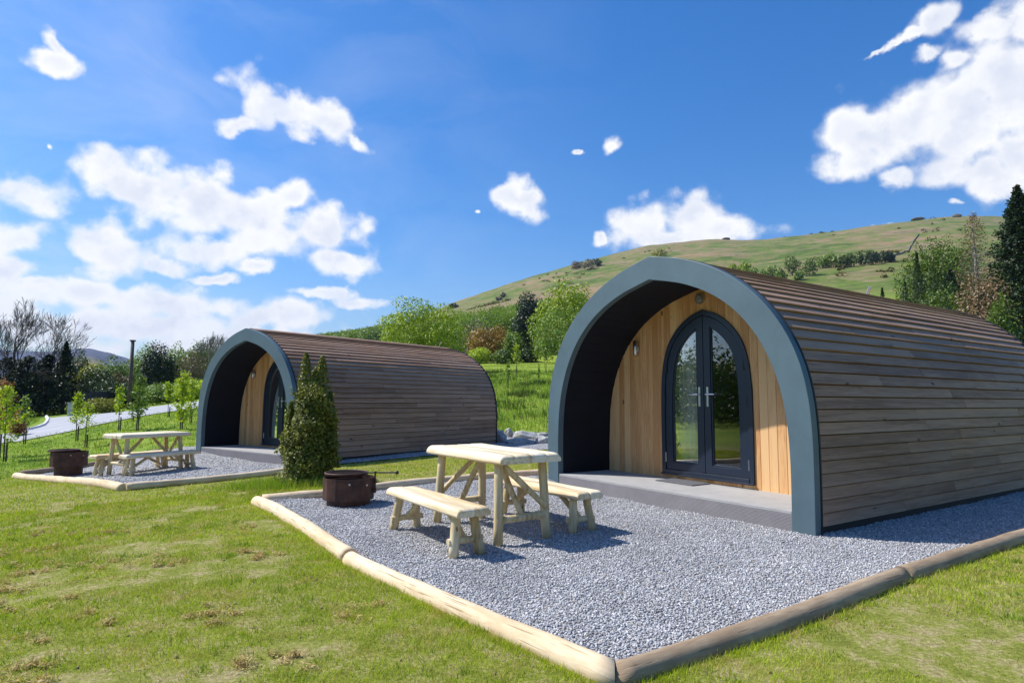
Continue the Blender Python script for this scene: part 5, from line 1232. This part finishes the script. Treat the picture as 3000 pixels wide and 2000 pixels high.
for (cx, cy, rx, ry, rt) in CL:
    a0, e0 = azel(cx, cy); ax, ex = azel(cx+1, cy); ay, ey = azel(cx, cy-1); sx = math.hypot(ax-a0, ex-e0); sy = math.hypot(ay-a0, ey-e0)
    mp = g.n('ShaderNodeMapping', vector_type='TEXTURE'); g.l(AEW, mp.inputs[0]); mp.inputs['Location'].default_value = (a0, e0, 0)
    mp.inputs['Rotation'].default_value = (0, 0, -R(rt)+math.atan2(ex-e0, ax-a0)); mp.inputs['Scale'].default_value = (rx*sx*1.12, ry*sy*1.12, 1)
    le = g.n('ShaderNodeVectorMath', operation='LENGTH'); g.l(mp.outputs[0], le.inputs[0])
    if field is None: field = le.outputs['Value']
    else:
        nd = g.n('ShaderNodeMath', operation='SMOOTH_MIN'); g.l(field, nd.inputs[0]); g.l(le.outputs['Value'], nd.inputs[1]); nd.inputs[2].default_value = .22; field = nd.outputs[0]
fn = g.math('ADD', g.math('MULTIPLY', g.noise(D, 15, 4, .55, .1), .72), g.math('MULTIPLY', g.noise(D, 55, 6, .62, .2), .28)); fn2 = g.noise(D, 8, 5, .6)
vo = g.n('ShaderNodeTexVoronoi', feature='SMOOTH_F1'); g.l(g.vscale(D, (1,1,1.25)), vo.inputs['Vector']); vo.inputs['Scale'].default_value = 19; vo.inputs['Smoothness'].default_value = .35
try: vo.inputs['Detail'].default_value = 1.0; vo.inputs['Roughness'].default_value = .5
except KeyError: pass
puff = g.math('MULTIPLY', g.math('SUBTRACT', .86, vo.outputs['Distance']), 1.0)
thick = g.math('SUBTRACT', g.math('ADD', 1.05, g.math('ADD', g.math('MULTIPLY', g.math('SUBTRACT', fn, .5), 2.1), puff)), field)
cover = g.mapr(thick, -.28, .58, 0, 1, 'SMOOTHSTEP'); cover = g.math('MULTIPLY', g.math('POWER', cover, 1.35), g.mapr(fn2, .3, .55, .86, 1.0), clamp=True)
# towards the sun the edges are bright; thick middles and bases greyer
offs = g.n('ShaderNodeVectorMath', operation='ADD'); g.l(D, offs.inputs[0]); offs.inputs[1].default_value = (-.028, 0, .022)
relief = g.math('SUBTRACT', g.noise(D, 15, 6, .6, .1), g.noise(offs.outputs[0], 15, 6, .6, .1))
core = g.mapr(g.math('ADD', thick, g.math('MULTIPLY', g.math('SUBTRACT', fn2, .5), 1.6)), .55, 1.5, 0, 1, 'SMOOTHSTEP')
sh = g.math('MULTIPLY', g.mapr(relief, .10, -.16, 0, 1, 'SMOOTHSTEP'), g.mapr(thick, .15, .6)); sh = g.math('ADD', g.math('MULTIPLY', sh, .65), g.math('MULTIPLY', core, .6), clamp=True); ccol = g.mix(sh, (1.0, 1.0, 1.0), (.74, .78, .88))
cs = g.n('ShaderNodeVectorMath', operation='SCALE'); g.l(ccol, cs.inputs[0]); cs.inputs['Scale'].default_value = .88/STR
hs = g.n('ShaderNodeHueSaturation'); hs.inputs['Saturation'].default_value = 1.24; g.l(g.mix(1.0, sky.outputs[0], (.77,.97,1.32), 'MULTIPLY'), hs.inputs['Color'])
veil = g.math('MULTIPLY', g.math('MULTIPLY', g.mapr(g.noise(g.vscale(AEW, (1,2.6,1)), 3.2, 6, .6, .6), .42, .75), g.mapr(az, .2, -.7)), .24)
cover = g.math('MAXIMUM', cover, veil)
fin = g.mix(cover, hs.outputs[0], cs.outputs[0]); g.l(fin, bg.inputs[0]); bg.inputs[1].default_value = STR
w.cycles.sampling_method = 'MANUAL'; w.cycles.sample_map_resolution = 512

# ------------------------------------------------------------------ air
mb = MB(); mb.box(-3600, 3600, -3600, 3600, -30, 420)
m, nt, out = new_mat('air_haze'); g = NG(nt); pv = g.n('ShaderNodeVolumePrincipled'); pv.inputs['Color'].default_value = (.62,.74,.98,1); pv.inputs['Density'].default_value = .00010; pv.inputs['Anisotropy'].default_value = .1
g.l(pv.outputs[0], out.inputs['Volume']); hz = mb.build('haze', m); tag(hz, kind='stuff')
# ------------------------------------------------------------------ camera
cd = bpy.data.cameras.new('camera'); cd.sensor_width = 36; cd.lens = FPX/3000*36; cd.clip_start = .05; cd.clip_end = 12000
co = bpy.data.objects.new('camera', cd); COL.objects.link(co); co.location = (0, 0, CAMH)
cp, spn = math.cos(PITCH), math.sin(PITCH); cr, sr = math.cos(ROLL), math.sin(ROLL)
right = Vector((1, 0, 0)); up = Vector((0, -spn, cp)); fwd = Vector((0, cp, spn))
# image axes rotated by the small roll
r2 = right*cr+up*sr; u2 = up*cr-right*sr
co.matrix_world = Matrix(((r2.x, u2.x, -fwd.x, 0), (r2.y, u2.y, -fwd.y, 0), (r2.z, u2.z, -fwd.z, CAMH), (0, 0, 0, 1)))
scene.camera = co
scene.view_settings.view_transform = 'Standard'; scene.view_settings.look = 'None'; scene.view_settings.exposure = .3; scene.view_settings.gamma = 1
scene.cycles.max_bounces = 6; scene.cycles.transparent_max_bounces = 8; scene.cycles.use_denoising = True
